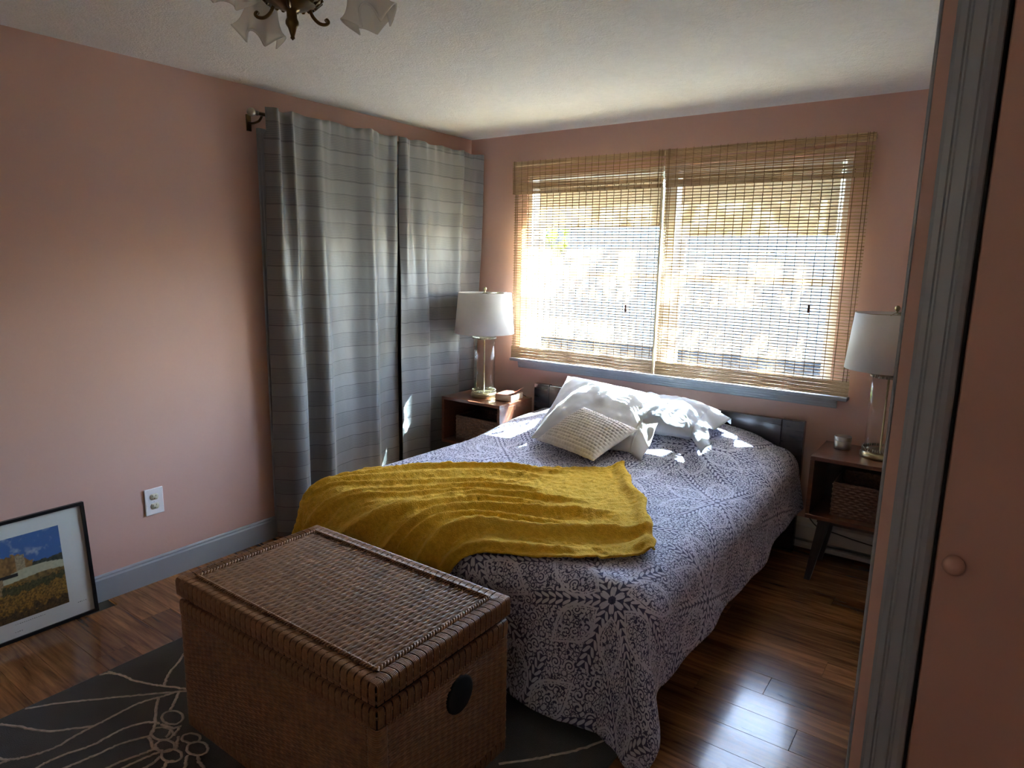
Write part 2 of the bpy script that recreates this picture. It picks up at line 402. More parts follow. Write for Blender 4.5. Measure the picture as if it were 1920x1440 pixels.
def vnoise(n, m_, cells, seed=0):
    """smooth value noise on an n x m grid"""
    g = np.random.default_rng(seed).random((cells[0]+2, cells[1]+2))*2-1
    a = np.linspace(0, cells[0], n); b_ = np.linspace(0, cells[1], m_)
    i = np.minimum(a.astype(int), cells[0]); j = np.minimum(b_.astype(int), cells[1]); fa = a-i; fb = b_-j
    fa = (fa*fa*(3-2*fa))[:, None]; fb = (fb*fb*(3-2*fb))[None]
    return (g[np.ix_(i, j)]*(1-fa)+g[np.ix_(i+1, j)]*fa)*(1-fb)+(g[np.ix_(i, j+1)]*(1-fa)+g[np.ix_(i+1, j+1)]*fa)*fb

# ------------------------------------------------------------------ room shell
H = 2.44; XR = 4.35; YR = -4.9
fl = struct(box('floor', (-.15, YR-.1, -.12), (XR+.1, .25, -.012), 'subfloor'))
PW = .127; PLn = 1.22
k = 0; rowi = 0; y0 = .0
full = None
rows = int(math.ceil(-YR/PW))
for rI in range(rows):
    ya = -rI*PW-.002; yb = ya-PW
    off = -((rI*.437*PLn) % PLn)+(.31 if rI % 3 == 0 else 0)
    xa = off
    while xa < XR:
        xb = xa+PLn; a_, c_ = max(xa, 0), min(xb, XR)
        if c_-a_ > .04:
            if c_-a_ > PLn-.001 and full is not None:
                o = link('plank', full, 'plank', fl)
            else:
                L_ = (c_-a_)/2-.0004; w2 = PW/2-.0004
                bm = bmesh.new(); bmesh.ops.create_cube(bm, size=1)
                for v_ in bm.verts: v_.co = Vector((v_.co.x*2*L_, v_.co.y*2*w2, v_.co.z*.012))
                bmesh.ops.bevel(bm, geom=[e for e in bm.edges if all(q.co.z > 0 for q in e.verts)], offset=.0007, segments=1, affect='EDGES')
                o = bmdone(bm, 'plank', 'plank', fl)
                if c_-a_ > PLn-.001: full = o.data
            o.location = ((a_+c_)/2, (ya+yb)/2, -.006)
        xa = xb
struct(box('ceiling', (-.15, YR-.1, H), (XR+.1, .25, H+.1), 'ceil'))
# back wall with window opening
WX0, WX1, WZ0, WZ1 = .50, 2.53, .905, 2.17
struct(boxes('wall_back', [((-.15, 0, 0), (WX0, .2, H)), ((WX1, 0, 0), (XR+.1, .2, H)), ((WX0, 0, 0), (WX1, .2, WZ0)), ((WX0, 0, WZ1), (WX1, .2, H))], 'pink'))
# left wall with a recessed opening behind the curtains
DY0, DY1, DZ = -1.70, -.14, 2.18
struct(boxes('wall_left', [((-.15, YR-.1, 0), (0, DY0, H)), ((-.15, DY1, 0), (0, 0, H)), ((-.15, DY0, DZ), (0, DY1, H))], 'pink'))
d1 = struct(box('door_1', (-.12, DY0+.004, .004), (-.08, DY1-.004, DZ-.004), 'trim_dark'))
box('door_stile', (-.08, -.95, .01), (-.06, -.88, DZ-.01), 'trim', d1)
casp = [(.0, 0.), (.012, 0.), (.012, .012), (.018, .018), (.018, .045), (.014, .05), (.014, .062), (.0, .062)]
struct(extrude('trim_1', [(a, DY0-b_) for a, b_ in casp], 2, 0.0, DZ+.06, 'trim'))
t2 = mk('trim_2', [(a, yy, DZ+b_) for yy in (DY0, DY1+.05) for a, b_ in casp],
        [(i, (i+1) % 8, 8+(i+1) % 8, 8+i) for i in range(8)]+[tuple(range(8))[::-1], tuple(range(8, 16))], 'trim'); struct(t2)
RX0, RX1, RZ0, RZ1 = 2.30, 3.05, 1.62, 2.10
struct(boxes('wall_rear', [((-.15, YR-.1, 0), (RX0, YR, H)), ((RX1, YR-.1, 0), (XR+.1, YR, H)), ((RX0, YR-.1, 0), (RX1, YR, RZ0)), ((RX0, YR-.1, RZ1), (RX1, YR, H))], 'pink'))
struct(box('wall_right', (XR, YR, 0), (XR+.1, 0, H), 'pink'))
bb = [(0, 0), (.015, 0), (.015, .105), (.011, .113), (.011, .12), (.006, .126), (0, .126)]
def baseboard_left(a, b_):
    return mk('baseboard_left', [(q[0], yy, q[1]) for yy in (a, b_) for q in bb],
       [(i, (i+1) % 7, 7+(i+1) % 7, 7+i) for i in range(7)]+[tuple(range(7))[::-1], tuple(range(7, 14))], 'trim')
struct(baseboard_left(YR, DY0-.064))
struct(mk('baseboard_back', [(xx, -q[0], q[1]) for xx in (.02, .9) for q in bb],
       [(i, (i+1) % 7, 7+(i+1) % 7, 7+i) for i in range(7)]+[tuple(range(7))[::-1], tuple(range(7, 14))], 'trim'))
# closet on the right: outer corner, casing, door
CX, CY = 3.068, -2.5
struct(boxes('wall_closet', [((CX+.0072, CY, 0), (3.126, CY+.10, H)), ((3.90, CY, 0), (XR, CY+.10, H)), ((3.126, CY, 2.12), (3.90, CY+.10, H)),
     ((CX+.0072, CY+.10, 0), (CX+.11, -1.72, H)), ((CX+.11, -1.82, 0), (XR, -1.72, H))], 'pink'))
struct(box('trim_3', (CX, CY+.006, 0), (CX+.0068, CY+.09, H-.002), 'trim', bev=.002))
cas = [(.0, 0.), (.0, -.013), (.006, -.017), (.016, -.017), (.019, -.013), (.022, -.013), (.025, -.017), (.044, -.017), (.047, -.013), (.050, -.013), (.053, -.016), (.062, -.014), (.070, -.008), (.072, 0)]
struct(extrude('trim_4', [(3.0965+a, CY+b_-.0005) for a, b_ in cas], 2, 0, 2.12, 'trim'))
struct(mk('trim_5', [(xx, CY+b_-.0005, 2.118+a) for xx in (3.0965, 3.97) for a, b_ in cas],
   [(i, (i+1) % 14, 14+(i+1) % 14, 14+i) for i in range(14)]+[tuple(range(14))[::-1], tuple(range(14, 28))], 'trim'))
d2 = struct(box('door_2', (3.176, CY+.004, .012), (3.895, CY+.038, 2.11), 'pink_door', bev=.002))
kb = lathe('door_knob', [(.0001, -.036), (.010, -.0355), (.0165, -.031), (.0185, -.024), (.0165, -.017), (.011, -.012), (.009, -.006), (.012, -.001), (.013, 0)], 'pink_door', d2, 28)
kb.rotation_euler = (0, 0, 0)
me = kb.data
for v_ in me.vertices: v_.co = Vector((v_.co.x, v_.co.z, v_.co.y))
me.flip_normals(); kb.location = (3.2045, CY+.004, 1.053)
box('door_stop', (3.128, CY+.045, .0), (3.172, CY+.09, 2.115), 'trim_dark', d2)

# ------------------------------------------------------------------ window
wf = bpy.data.objects.new('window_1', None); COL.objects.link(wf); struct(wf)
GY = .085
xm = 1.535
boxes('window_frame', [((WX0, .02, WZ0), (WX0+.03, .17, WZ1)), ((WX1-.03, .02, WZ0), (WX1, .17, WZ1)), ((WX0+.03, .02, WZ1-.03), (WX1-.03, .17, WZ1)),
    ((WX0+.03, .05, WZ0), (WX1-.03, .17, WZ0+.03)), ((xm-.04, .03, WZ0+.03), (xm+.04, .15, WZ1-.03))], 'white_vinyl', wf)
for (xa, xb) in ((WX0+.032, xm-.042), (xm+.042, WX1-.032)):
    zm = 1.50
    for (za, zb, yy) in ((zm-.02, WZ1-.032, GY+.03), (WZ0+.032, zm+.025, GY-.01)):
        s_ = boxes('sash', [((xa, yy, za), (xa+.035, yy+.028, zb)), ((xb-.035, yy, za), (xb, yy+.028, zb)),
                       ((xa+.035, yy, za), (xb-.035, yy+.028, za+.035)), ((xa+.035, yy, zb-.035), (xb-.035, yy+.028, zb))], 'white_vinyl', wf)
        box('pane', (xa+.033, yy+.011, za+.033), (xb-.033, yy+.015, zb-.033), 'glass', s_)
ap = [(0, .832), (-.010, .832), (-.016, .838), (-.016, .848), (-.020, .852), (-.020, .863), (-.024, .867), (-.024, .878), (-.018, .884), (0, .884)]
mk('sill_apron', [(xx, a, b_) for xx in (.462, 2.578) for a, b_ in ap], [(i, (i+1) % 10, 10+(i+1) % 10, 10+i) for i in range(10)]+[tuple(range(10))[::-1], tuple(range(10, 20))], 'trim', wf)
boxes('sill_stool', [((.42, -.072, .885), (2.635, -.0005, .9045)), ((WX0+.001, -.0005, .885), (WX1-.001, .045, .9045))], 'trim', wf, bev=.004)
wr_ = bpy.data.objects.new('fill_window', None); COL.objects.link(wr_); struct(wr_)  # unseen rear window, added to throw fill light onto the closet side
xc = (RX0+RX1)/2; zc = (RZ0+RZ1)/2
boxes('window_frame', [((RX0, YR-.09, RZ0), (RX0+.05, YR-.01, RZ1)), ((RX1-.05, YR-.09, RZ0), (RX1, YR-.01, RZ1)), ((RX0+.05, YR-.09, RZ1-.05), (RX1-.05, YR-.01, RZ1)),
    ((RX0+.05, YR-.09, RZ0), (RX1-.05, YR-.01, RZ0+.05)), ((xc-.03, YR-.08, RZ0+.05), (xc+.03, YR-.02, RZ1-.05)), ], 'white_vinyl', wr_)
for a, b_ in ((RX0+.05, xc-.03), (xc+.03, RX1-.05)): box('pane', (a, YR-.052, RZ0+.05), (b_, YR-.048, RZ1-.05), 'glass', wr_)
box('fill_tint_cloth', (RX0+.01, YR-.008, RZ0+.02), (RX1-.01, YR-.006, RZ1-.02), 'fill_tint', wr_)  # cream cloth added only to warm the light of this window
box('sill_stool', (RX0-.06, YR+.0005, RZ0-.025), (RX1+.06, YR+.06, RZ0-.002), 'trim', wr_)
# roller shades, one in each half of the window
for i, (xa, xb, zb, lb) in enumerate(((.575, 1.475, 1.815, 'tan roller shade pulled a little way down in the left window half'),
                                  (1.60, 2.475, 1.755, 'tan roller shade pulled slightly lower in the right window half'))):
    t = thing('roller_shade', lb, 'roller shade', (xa, .045, zb), 'tan roller shades behind the bamboo blinds')
    box('shade_cloth', (0, -.001, .012), (xb-xa, .001, 2.13-zb), 'shade_tan', t)
    box('hem_bar', (0, -.004, 0), (xb-xa, .004, .014), 'shade_tan', t, bev=.002)
    o = tube('roller', [(0, .0, 2.125-zb), (xb-xa, .0, 2.125-zb)], .013, 'white_vinyl', t, 12)

# ------------------------------------------------------------------ bamboo blinds
def reed_mesh(L_, r_, name='reed'):
    n = 6; xs_ = np.linspace(0, L_, 7); pts = [(x_, random.uniform(-.0004, .0004), random.uniform(-.0006, .0006)) for x_ in xs_]
    Pt = tubepts(pts, r_, n); nu, nv = Pt.shape[:2]
    fs = gridfaces(nu, nv, False, True)+[tuple(range(nv))[::-1], tuple((nu-1)*nv+j for j in range(nv))]
    me = bpy.data.meshes.new(name); me.from_pydata([tuple(q) for q in Pt.reshape(-1, 3)], [], fs); me.shade_smooth(); me.materials.append(MT['reed']); return me
def blind(xa, xb, tilt_top, label, cordx, cordz):
    t = thing('bamboo_blind', label, 'blind', (xa, -.05, .905), 'pair of bamboo roman blinds')
    L_ = xb-xa; Z = lambda z_: z_-.905
    me1 = [reed_mesh(L_, .0038) for _ in range(3)]; me2 = [reed_mesh(L_+.004, .0036) for _ in range(3)]
    z_ = .990
    k_ = 0
    while z_ < 2.10:
        o = link('slat', me1[k_ % 3], None, t); o.location = (0, random.uniform(-.001, .001), Z(z_)); o.rotation_euler = (0, random.uniform(-.0015, .0015), 0)
        z_ += .0172; k_ += 1
    hr = box('headrail', (0, -.015, Z(2.225)), (L_, .032, Z(2.25)), 'reed', t)
    # valance of denser reeds
    z_ = 2.040; k_ = 0
    va_ = thing('valance', 'x', 'x'); del va_['label']; del va_['category']; va_.parent = t
    while z_ < 2.254:
        o = link('slat', me2[k_ % 3], None, va_); o.location = (0, -.024+random.uniform(-.0015, .0015), Z(z_)); o.rotation_euler = (0, random.gauss(0, .0055), 0)
        z_ += random.choice((.0066, .0070, .0074, .0086, .0094)); k_ += 1
    # dense hem band
    z_ = .912; hb_ = thing('hem_band', 'x', 'x'); del hb_['label']; del hb_['category']; hb_.parent = t
    k_ = 0
    while z_ < .987:
        o = link('slat', me2[k_ % 3], None, hb_); o.location = (0, -.008+random.uniform(-.001, .001), Z(z_)); z_ += .0067; k_ += 1
    n_ = int(L_/.0495)
    th_ = [(i+.4)/n_*L_ for i in range(n_)]+[.012, .03, L_-.03, L_-.012]
    tm = bpy.data.meshes.new('thread'); 
    Pt = tubepts([(0, 0, .006), (0, -.002, .5), (0, 0, 1.18)], .0019, 5)
    tm.from_pydata([tuple(q) for q in Pt.reshape(-1, 3)], [], gridfaces(3, 5, False, True)); tm.materials.append(MT['thread'])
    vm = bpy.data.meshes.new('valance_thread'); Pt = tubepts([(0, -.0285, Z(2.036)), (0, -.0285, Z(2.253))], .0013, 5)
    vm.from_pydata([tuple(q) for q in Pt.reshape(-1, 3)], [], gridfaces(2, 5, False, True)); vm.materials.append(MT['thread'])
    for x_ in th_:
        o = link('thread', tm, None, t); o.location = (x_, -.0045, .0)
        o = link('thread', vm, None, va_); o.location = (x_+random.uniform(-.006, .006), 0, 0)
    # pull cord and tassel
    c1 = tube('pull_cord', [(cordx-xa, -.012, Z(2.03)), (cordx-xa+.006, -.012, Z((2.03+cordz)/2)), (cordx-xa, -.013, Z(cordz+.02))], .0011, 'tape', t, 5)
    lathe('tassel', [(.0005, .03), (.005, .028), (.007, .018), (.0045, .012), (.0075, .004), (.0085, -.010), (.006, -.016), (.0005, -.017)], 'tassel', c1, 12, (cordx-xa, -.013, Z(cordz)))
    return t
bl1 = blind(.428, 1.520, 0, 'bamboo blind over the left half of the window with a cream edge tape', 1.315, 1.30)
tube('edge_tape', [(1.092, -.011, .012), (1.092, -.011, 1.135)], .006, 'tape', bl1, 6)
bl2 = blind(1.534, 2.632, 0, 'bamboo blind over the right half of the window nearer the closet', 2.398, 1.36)

# ------------------------------------------------------------------ curtains
rod = thing('curtain_rod', 'thin bronze curtain rod with a round finial high on the left wall', 'curtain rod', (.12, -1.86, 2.288))
tube('rod', [(0, .02, 0), (0, 1.84, 0)], .009, 'dark_brass', rod, 12)
fn = lathe('finial', [(.0005, -.026), (.011, -.024), (.019, -.014), (.021, -.002), (.017, .010), (.009, .017), (.007, .022), (.012, .026), (.012, .030), (.007, .034), (.007, .05)], 'beadmetal', rod, 20)
for v_ in fn.data.vertices: v_.co = Vector((v_.co.x, v_.co.z, v_.co.y))
fn.data.flip_normals()
bk = tube('bracket', catmull([(0, .055, -.009), (-.03, .055, -.03), (-.08, .055, -.035), (-.118, .055, -.03)], 6), .006, 'dark_brass', rod, 8)
box('bracket_plate', (-.1198, .042, -.07), (-.114, .068, .01), 'dark_brass', bk)
tube('bracket', catmull([(0, 1.80, -.009), (-.03, 1.80, -.03), (-.08, 1.80, -.035), (-.118, 1.80, -.03)], 6), .006, 'dark_brass', rod, 8)
def curtain(top, bot, label, seed, zt=2.318, zb=.022):
    A = catmull(top, 14); B = catmull(bot, 14)
    n = 220
    def resamp(Q):
        d_ = np.r_[0, np.cumsum(np.linalg.norm(np.diff(Q, axis=0), axis=1))]; s_ = np.linspace(0, d_[-1], n)
        return np.stack([np.interp(s_, d_, Q[:, i]) for i in range(2)], 1), d_[-1]
    A, la = resamp(A); B, lb_ = resamp(B)
    m_ = 90; zs_ = np.linspace(zt, zb, m_)
    Pt = np.zeros((n, m_, 3)); u_ = np.linspace(0, 1, n)
    nz = vnoise(n, m_, (7, 5), seed)*.005+vnoise(n, m_, (30, 22), seed+5)*.0009
    for j, z_ in enumerate(zs_):
        w_ = .22+.78*sstep(.02, .7, (zt-z_)/(zt-zb))
        yx = A*(1-w_)+B*w_
        pin = math.exp(-((z_-2.288)/.04)**2)
        gat = .0045*np.sin(u_*2*PI*13+seed+2*np.sin(u_*9))*math.exp(-max(0, (zt-z_))/.09)
        x_ = yx[:, 1]*(1-.2*pin)+.146*.2*pin+gat+nz[:, j]*(1-.6*pin)
        if z_ > 2.20: x_ = np.maximum(x_, .1345)
        x_ = np.maximum(x_, .035)
        Pt[:, j] = np.stack([x_, yx[:, 0], np.full(n, z_)+.006*np.sin(u_*25+seed)*(z_ > 2.3)], 1)
    L_ = (la+lb_)/2
    uv = np.stack(np.meshgrid(np.linspace(0, L_, n), zs_+0*.1, indexing='ij'), -1)
    uv[..., 1] += .004*vnoise(n, m_, (20, 10), seed+2)+seed*.043
    o = grid('curtain', Pt, 'curtain', None, uv=uv)
    sm_ = o.modifiers.new('thickness', 'SOLIDIFY'); sm_.thickness = .0022; sm_.offset = 0
    return tag(o, label, 'curtain', 'striped grey curtain panels on the left wall')
c1 = curtain([(-1.80, .125), (-1.775, .185), (-1.752, .19), (-1.735, .135), (-1.705, .135), (-1.69, .19), (-1.665, .18), (-1.60, .145), (-1.52, .175), (-1.46, .165), (-1.38, .14), (-1.25, .15), (-1.14, .175), (-1.07, .15), (-.98, .14), (-.93, .17), (-.90, .15)],
        [(-1.785, .055), (-1.72, .14), (-1.66, .165), (-1.615, .145), (-1.58, .095), (-1.54, .12), (-1.50, .165), (-1.46, .17), (-1.40, .125), (-1.25, .105), (-1.14, .135), (-1.085, .15), (-1.03, .11), (-.95, .085), (-.858, .095)],
        'grey striped satin curtain panel nearest the framed print, with a folded left edge', 1)
c2 = curtain([(-.878, .135), (-.862, .19), (-.835, .185), (-.79, .14), (-.70, .155), (-.60, .175), (-.50, .15), (-.40, .155), (-.32, .185), (-.285, .185), (-.268, .14), (-.24, .135), (-.17, .15), (-.1, .14), (-.025, .15)],
        [(-.866, .135), (-.80, .125), (-.72, .145), (-.645, .165), (-.612, .15), (-.608, .10), (-.57, .075), (-.47, .095), (-.38, .13), (-.315, .145), (-.29, .12), (-.285, .08), (-.22, .06), (-.12, .075), (-.03, .085)],
        'grey striped satin curtain panel in the room corner behind the lamp', 2)

# ------------------------------------------------------------------ nightstands, baskets, lamps
def splay_leg(x_, y_, zt, ox, oy):
    pts = []
    for z_, s_, k_ in ((zt, .027, 0), (0, .014, 1)):
        cx_, cy_ = x_+ox*k_, y_+oy*k_
        pts += [(cx_-s_, cy_-s_, z_), (cx_+s_, cy_-s_, z_), (cx_+s_, cy_+s_, z_), (cx_-s_, cy_+s_, z_)]
    return pts, [(0, 1, 2, 3), (7, 6, 5, 4)]+[(i, i+4, (i+1) % 4+4, (i+1) % 4) for i in range(4)]
def nightstand(x0, y0, label):
    w_, d_, zb, zt = .50, .375, .340, .662; th_ = .020
    t = thing('nightstand', label, 'nightstand', (x0, y0, 0), 'pair of walnut nightstands')
    box('top_panel', (0, 0, zt-th_), (w_, d_, zt), 'walnut', t, bev=.0015)
    box('bottom_panel', (0, 0, zb), (w_, d_, zb+th_), 'walnut', t, bev=.0015)
    for a, b_ in ((0, th_), (w_-th_, w_)): box('side_panel', (a, 0, zb+th_), (b_, d_, zt-th_), 'walnut', t, bev=.001)
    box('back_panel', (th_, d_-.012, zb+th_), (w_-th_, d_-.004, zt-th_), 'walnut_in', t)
    rb = box('leg_rail', (.05, .05, zb-.03), (w_-.05, d_-.05, zb), 'walnut_leg', t)
    for sx in (0, 1):
        for sy in (0, 1):
            v_, f_ = splay_leg(.085 if sx == 0 else w_-.085, .075 if sy == 0 else d_-.075, zb-.001, -.05 if sx == 0 else .05, -.035 if sy == 0 else .03)
            mk('leg', v_, f_, 'walnut_leg', t)
    return t
nightstand(.186, -.535, 'walnut nightstand beside the curtain, carrying a lamp and a red book')
nightstand(2.557, -.450, 'walnut nightstand right of the bed, partly hidden by the closet')
def basket(x0, y0, w_, d_, h_, label):
    t = thing('woven_basket', label, 'basket', (x0, y0, .3602), 'dark seagrass baskets in the nightstands')
    rows_ = 13; nv = rows_*5; per = 2*(w_+d_); ns = int(per/.024)*2; nu = ns*4
    s_ = np.linspace(0, per, nu, endpoint=False); P0 = np.zeros((nu, 2)); N0 = np.zeros((nu, 2))
    for i, q in enumerate(s_):
        if q < w_: P0[i] = (q, 0); N0[i] = (0, -1)
        elif q < w_+d_: P0[i] = (w_, q-w_); N0[i] = (1, 0)
        elif q < 2*w_+d_: P0[i] = (w_-(q-w_-d_), d_); N0[i] = (0, 1)
        else: P0[i] = (0, d_-(q-2*w_-d_)); N0[i] = (-1, 0)
    for _ in range(2): N0 = (np.roll(N0, 1, 0)+N0+np.roll(N0, -1, 0))/3; P0 = (np.roll(P0, 1, 0)+P0+np.roll(P0, -1, 0))/3
    Pt = np.zeros((nu, nv, 3))
    for j in range(nv):
        rw = j//5; f_ = (j % 5)/5+.1
        a = np.abs(np.sin(PI*f_))**.6
        o_ = .0065*a*(.62+.38*np.cos(2*PI*s_/.044+PI*rw))+rng.normal(0, .0008, nu)
        Pt[:, j, :2] = P0+N0*o_[:, None]; Pt[:, j, 2] = h_*(j+.5)/nv
    grid('woven_side', Pt, 'seagrass', t, cu=True)
    ring = [(.004, .004), (w_-.004, .004), (w_-.004, d_-.004), (.004, d_-.004)]
    rp = []
    for i in range(4):
        a, b_ = np.array(ring[i]), np.array(ring[(i+1) % 4])
        for q in np.linspace(0, 1, 24, endpoint=False): p_ = a+(b_-a)*q; rp.append((p_[0], p_[1], h_+.002*math.sin(q*60)))
    tube('rim', rp, .0075, 'seagrass', t, 6, closed=True)
    box('base', (.006, .006, .001), (w_-.006, d_-.006, .008), 'seagrass', t)
    return t
basket(.262, -.470, .36, .28, .162, 'dark woven seagrass basket inside the left nightstand by the curtain')
basket(2.665, -.395, .34, .28, .168, 'dark woven seagrass basket inside the right nightstand by the closet')
def lamp(x0, y0, label):
    t = thing('table_lamp', label, 'lamp', (x0, y0, .6625), 'pair of glass cylinder table lamps')
    lathe('base', [(.0005, 0), (.088, 0), (.090, .004), (.090, .022), (.086, .026), (.084, .030), (.078, .032), (.0005, .032)], 'brass', t, 40)
    def beads(zc, rr, name):
        parts = []
        for i in range(44):
            a = 2*PI*i/44; c_ = np.array([math.cos(a)*rr, math.sin(a)*rr, zc])
            uu = np.linspace(0, PI, 5); vv = np.linspace(0, 2*PI, 6, endpoint=False)
            sp_ = np.stack([np.sin(uu)[:, None]*np.cos(vv)*.0042, np.sin(uu)[:, None]*np.sin(vv)*.0042, np.repeat(np.cos(uu)[:, None], 6, 1)*.008], -1)
            parts.append((sp_+c_, gridfaces(5, 6, False, True)))
        return parts
    o = multi('bead_collar', beads(.044, .080, 'b'), 'beadmetal', t)
    lathe('glass_cylinder', [(.0745, .033), (.0745, .405), (.0715, .405), (.0715, .033)], 'lampglass', t, 48, closed=True)
    tube('rod', [(0, 0, .03), (0, 0, .47)], .0048, 'brass', t, 10)
    top = lathe('top_cap', [(.0005, .424), (.03, .422), (.070, .416), (.078, .413), (.078, .405), (.0765, .403), (.0005, .403)], 'beadmetal', t, 40)
    multi('bead_ring', beads(.409, .0785, 'b'), 'beadmetal', top)
    zb, zt = .440, .712
    lathe('shade', [(.203, zb), (.179, zt), (.1765, zt), (.2005, zb)], 'shade', t, 64, closed=True)
    hp = catmull([(.004, 0, .45), (.035, 0, .50), (.055, 0, .58), (.04, 0, .68), (.006, 0, .715), (-.006, 0, .715), (-.04, 0, .68), (-.055, 0, .58), (-.035, 0, .50), (-.004, 0, .45)], 6)
    tube('harp', hp, .0018, 'brass', t, 6)
    multi('shade_spider', [tubegeo([(0, 0, zt-.006), (.1765*math.cos(a), .1765*math.sin(a), zt-.004)], .0016, 5) for a in (PI/2, PI/2+2.094, PI/2+4.189)], 'brass', t)
    lathe('bulb', [(.0005, .565), (.02, .56), (.03, .545), (.031, .53), (.022, .505), (.014, .49), (.014, .465), (.0005, .465)], 'frost', t, 20)
    lathe('finial', [(.0005, .752), (.006, .751), (.0115, .744), (.0125, .737), (.0095, .729), (.005, .724), (.004, .72), (.007, .718), (.007, .714), (.0005, .714)], 'brass', t, 18)
    return t
lamp(.410, -.350, 'glass cylinder table lamp with white shade in front of the corner curtain')
lamp(2.835, -.250, 'glass cylinder table lamp with white shade half hidden by the closet')
# cords
tag(tube('lamp_cord', catmull([(.505, -.345, .668), (.525, -.28, .668), (.535, -.20, .668), (.60, -.150, .668), (.66, -.145, .6), (.67, -.12, .3), (.67, -.11, .15)], 8), .003, 'wire'), 'black cord trailing from the lamp behind the red book', 'cord')
tag(tube('lamp_cord', catmull([(2.50, -.072, .22), (2.56, -.074, .165), (2.66, -.074, .150), (2.76, -.074, .136), (2.88, -.074, .128), (3.0, -.074, .15)], 8), .0035, 'wire'), 'black cord running along the baseboard heater under the right nightstand', 'cord')
# book
bk = thing('book', 'thick paperback with a curling red cover on the left nightstand', 'book', (.556, -.405, .6625), None, .12)
box('page_block', (0, 0, .002), (.118, .165, .043), 'pages', bk, bev=.001)
box('back_cover', (-.001, -.001, 0), (.121, .167, .002), 'red_cover', bk)
box('spine', (-.003, -.001, 0), (0, .167, .0455), 'red_cover', bk)
cu = np.zeros((16, 8, 3))
for i in range(16):
    x_ = i/15*.123; z_ = .0448+.016*sstep(.55, 1.0, i/15)**1.5
    for j in range(8): cu[i, j] = (x_, -.001+.168*j/7, z_+.014*sstep(.5, 1, i/15)*sstep(.3, 1, j/7))
cv_ = grid('front_cover', cu, 'red_cover', bk); s_ = cv_.modifiers.new('t', 'SOLIDIFY'); s_.thickness = .0009
tp = []
for (yy, runs, hh) in ((.125, [(.008, .026), (.032, .046), (.050, .058)], .016), (.09, [(.010, .030), (.036, .062)], .007), (.055, [(.010, .022), (.026, .052), (.056, .070), (.074, .086)], .013), (.018, [(.008, .03), (.036, .048)], .009)):
    for a, b_ in runs:
        x_ = a
        while x_ < b_:
            w_ = random.uniform(.0022, .0042); tp.append(((x_, yy, .0455), (x_+w_, yy+hh*random.uniform(.6, 1), .0462))); x_ += w_+.0018
boxes('title_print', tp, 'cover_text', bk)
# tin candle
tn = thing('candle_tin', 'small round metal candle tin on the right nightstand', 'tin', (2.655, -.195, .6625))
lathe('tin_body', [(.0005, 0), (.038, 0), (.040, .002), (.040, .046), (.0005, .046)], 'pewter', tn, 36)
lathe('lid', [(.0415, .044), (.0415, .064), (.040, .066), (.037, .066), (.036, .0635), (.0005, .0635)], 'pewter', tn, 36)

# ------------------------------------------------------------------ bed
BX = 1.563
bed = thing('bed', 'dark espresso wooden bed with a plain low headboard under the window', 'bed', (BX, -1.1, 0))
L = lambda q: (q[0]-BX, q[1]+1.1, q[2])
def lbox(n_, a, b_, m_, par, org, bev=0.): return box(n_, tuple(a[i]-org[i] for i in range(3)), tuple(b_[i]-org[i] for i in range(3)), m_, par, bev)
bo = (BX, -1.1, 0)
hbd = lbox('headboard', (.797, -.118, .20), (2.329, -.085, .752), 'espresso', bed, bo, .002)
for a, b_ in ((.677, .7955), (2.3305, 2.449)): lbox('headboard_post', (a, -.122, .0), (b_, -.078, .755), 'espresso', bed, bo, .002)
for a, b_ in ((.72, .745), (2.381, 2.406)): lbox('side_rail', (a, -2.02, .15), (b_, -.1225, .30), 'espresso', bed, bo, .002)
lbox('foot_rail', (.72, -2.045, .15), (2.406, -2.0205, .30), 'espresso', bed, bo, .002)
for a in (.76, 2.31): lbox('leg', (a, -2.0, .0125), (a+.06, -1.94, .15), 'espresso', bed, bo)
box('mattress', (-.80, -.96, .302), (.80, .97, .515), 'mattress', bed, bev=.05, seg=4)
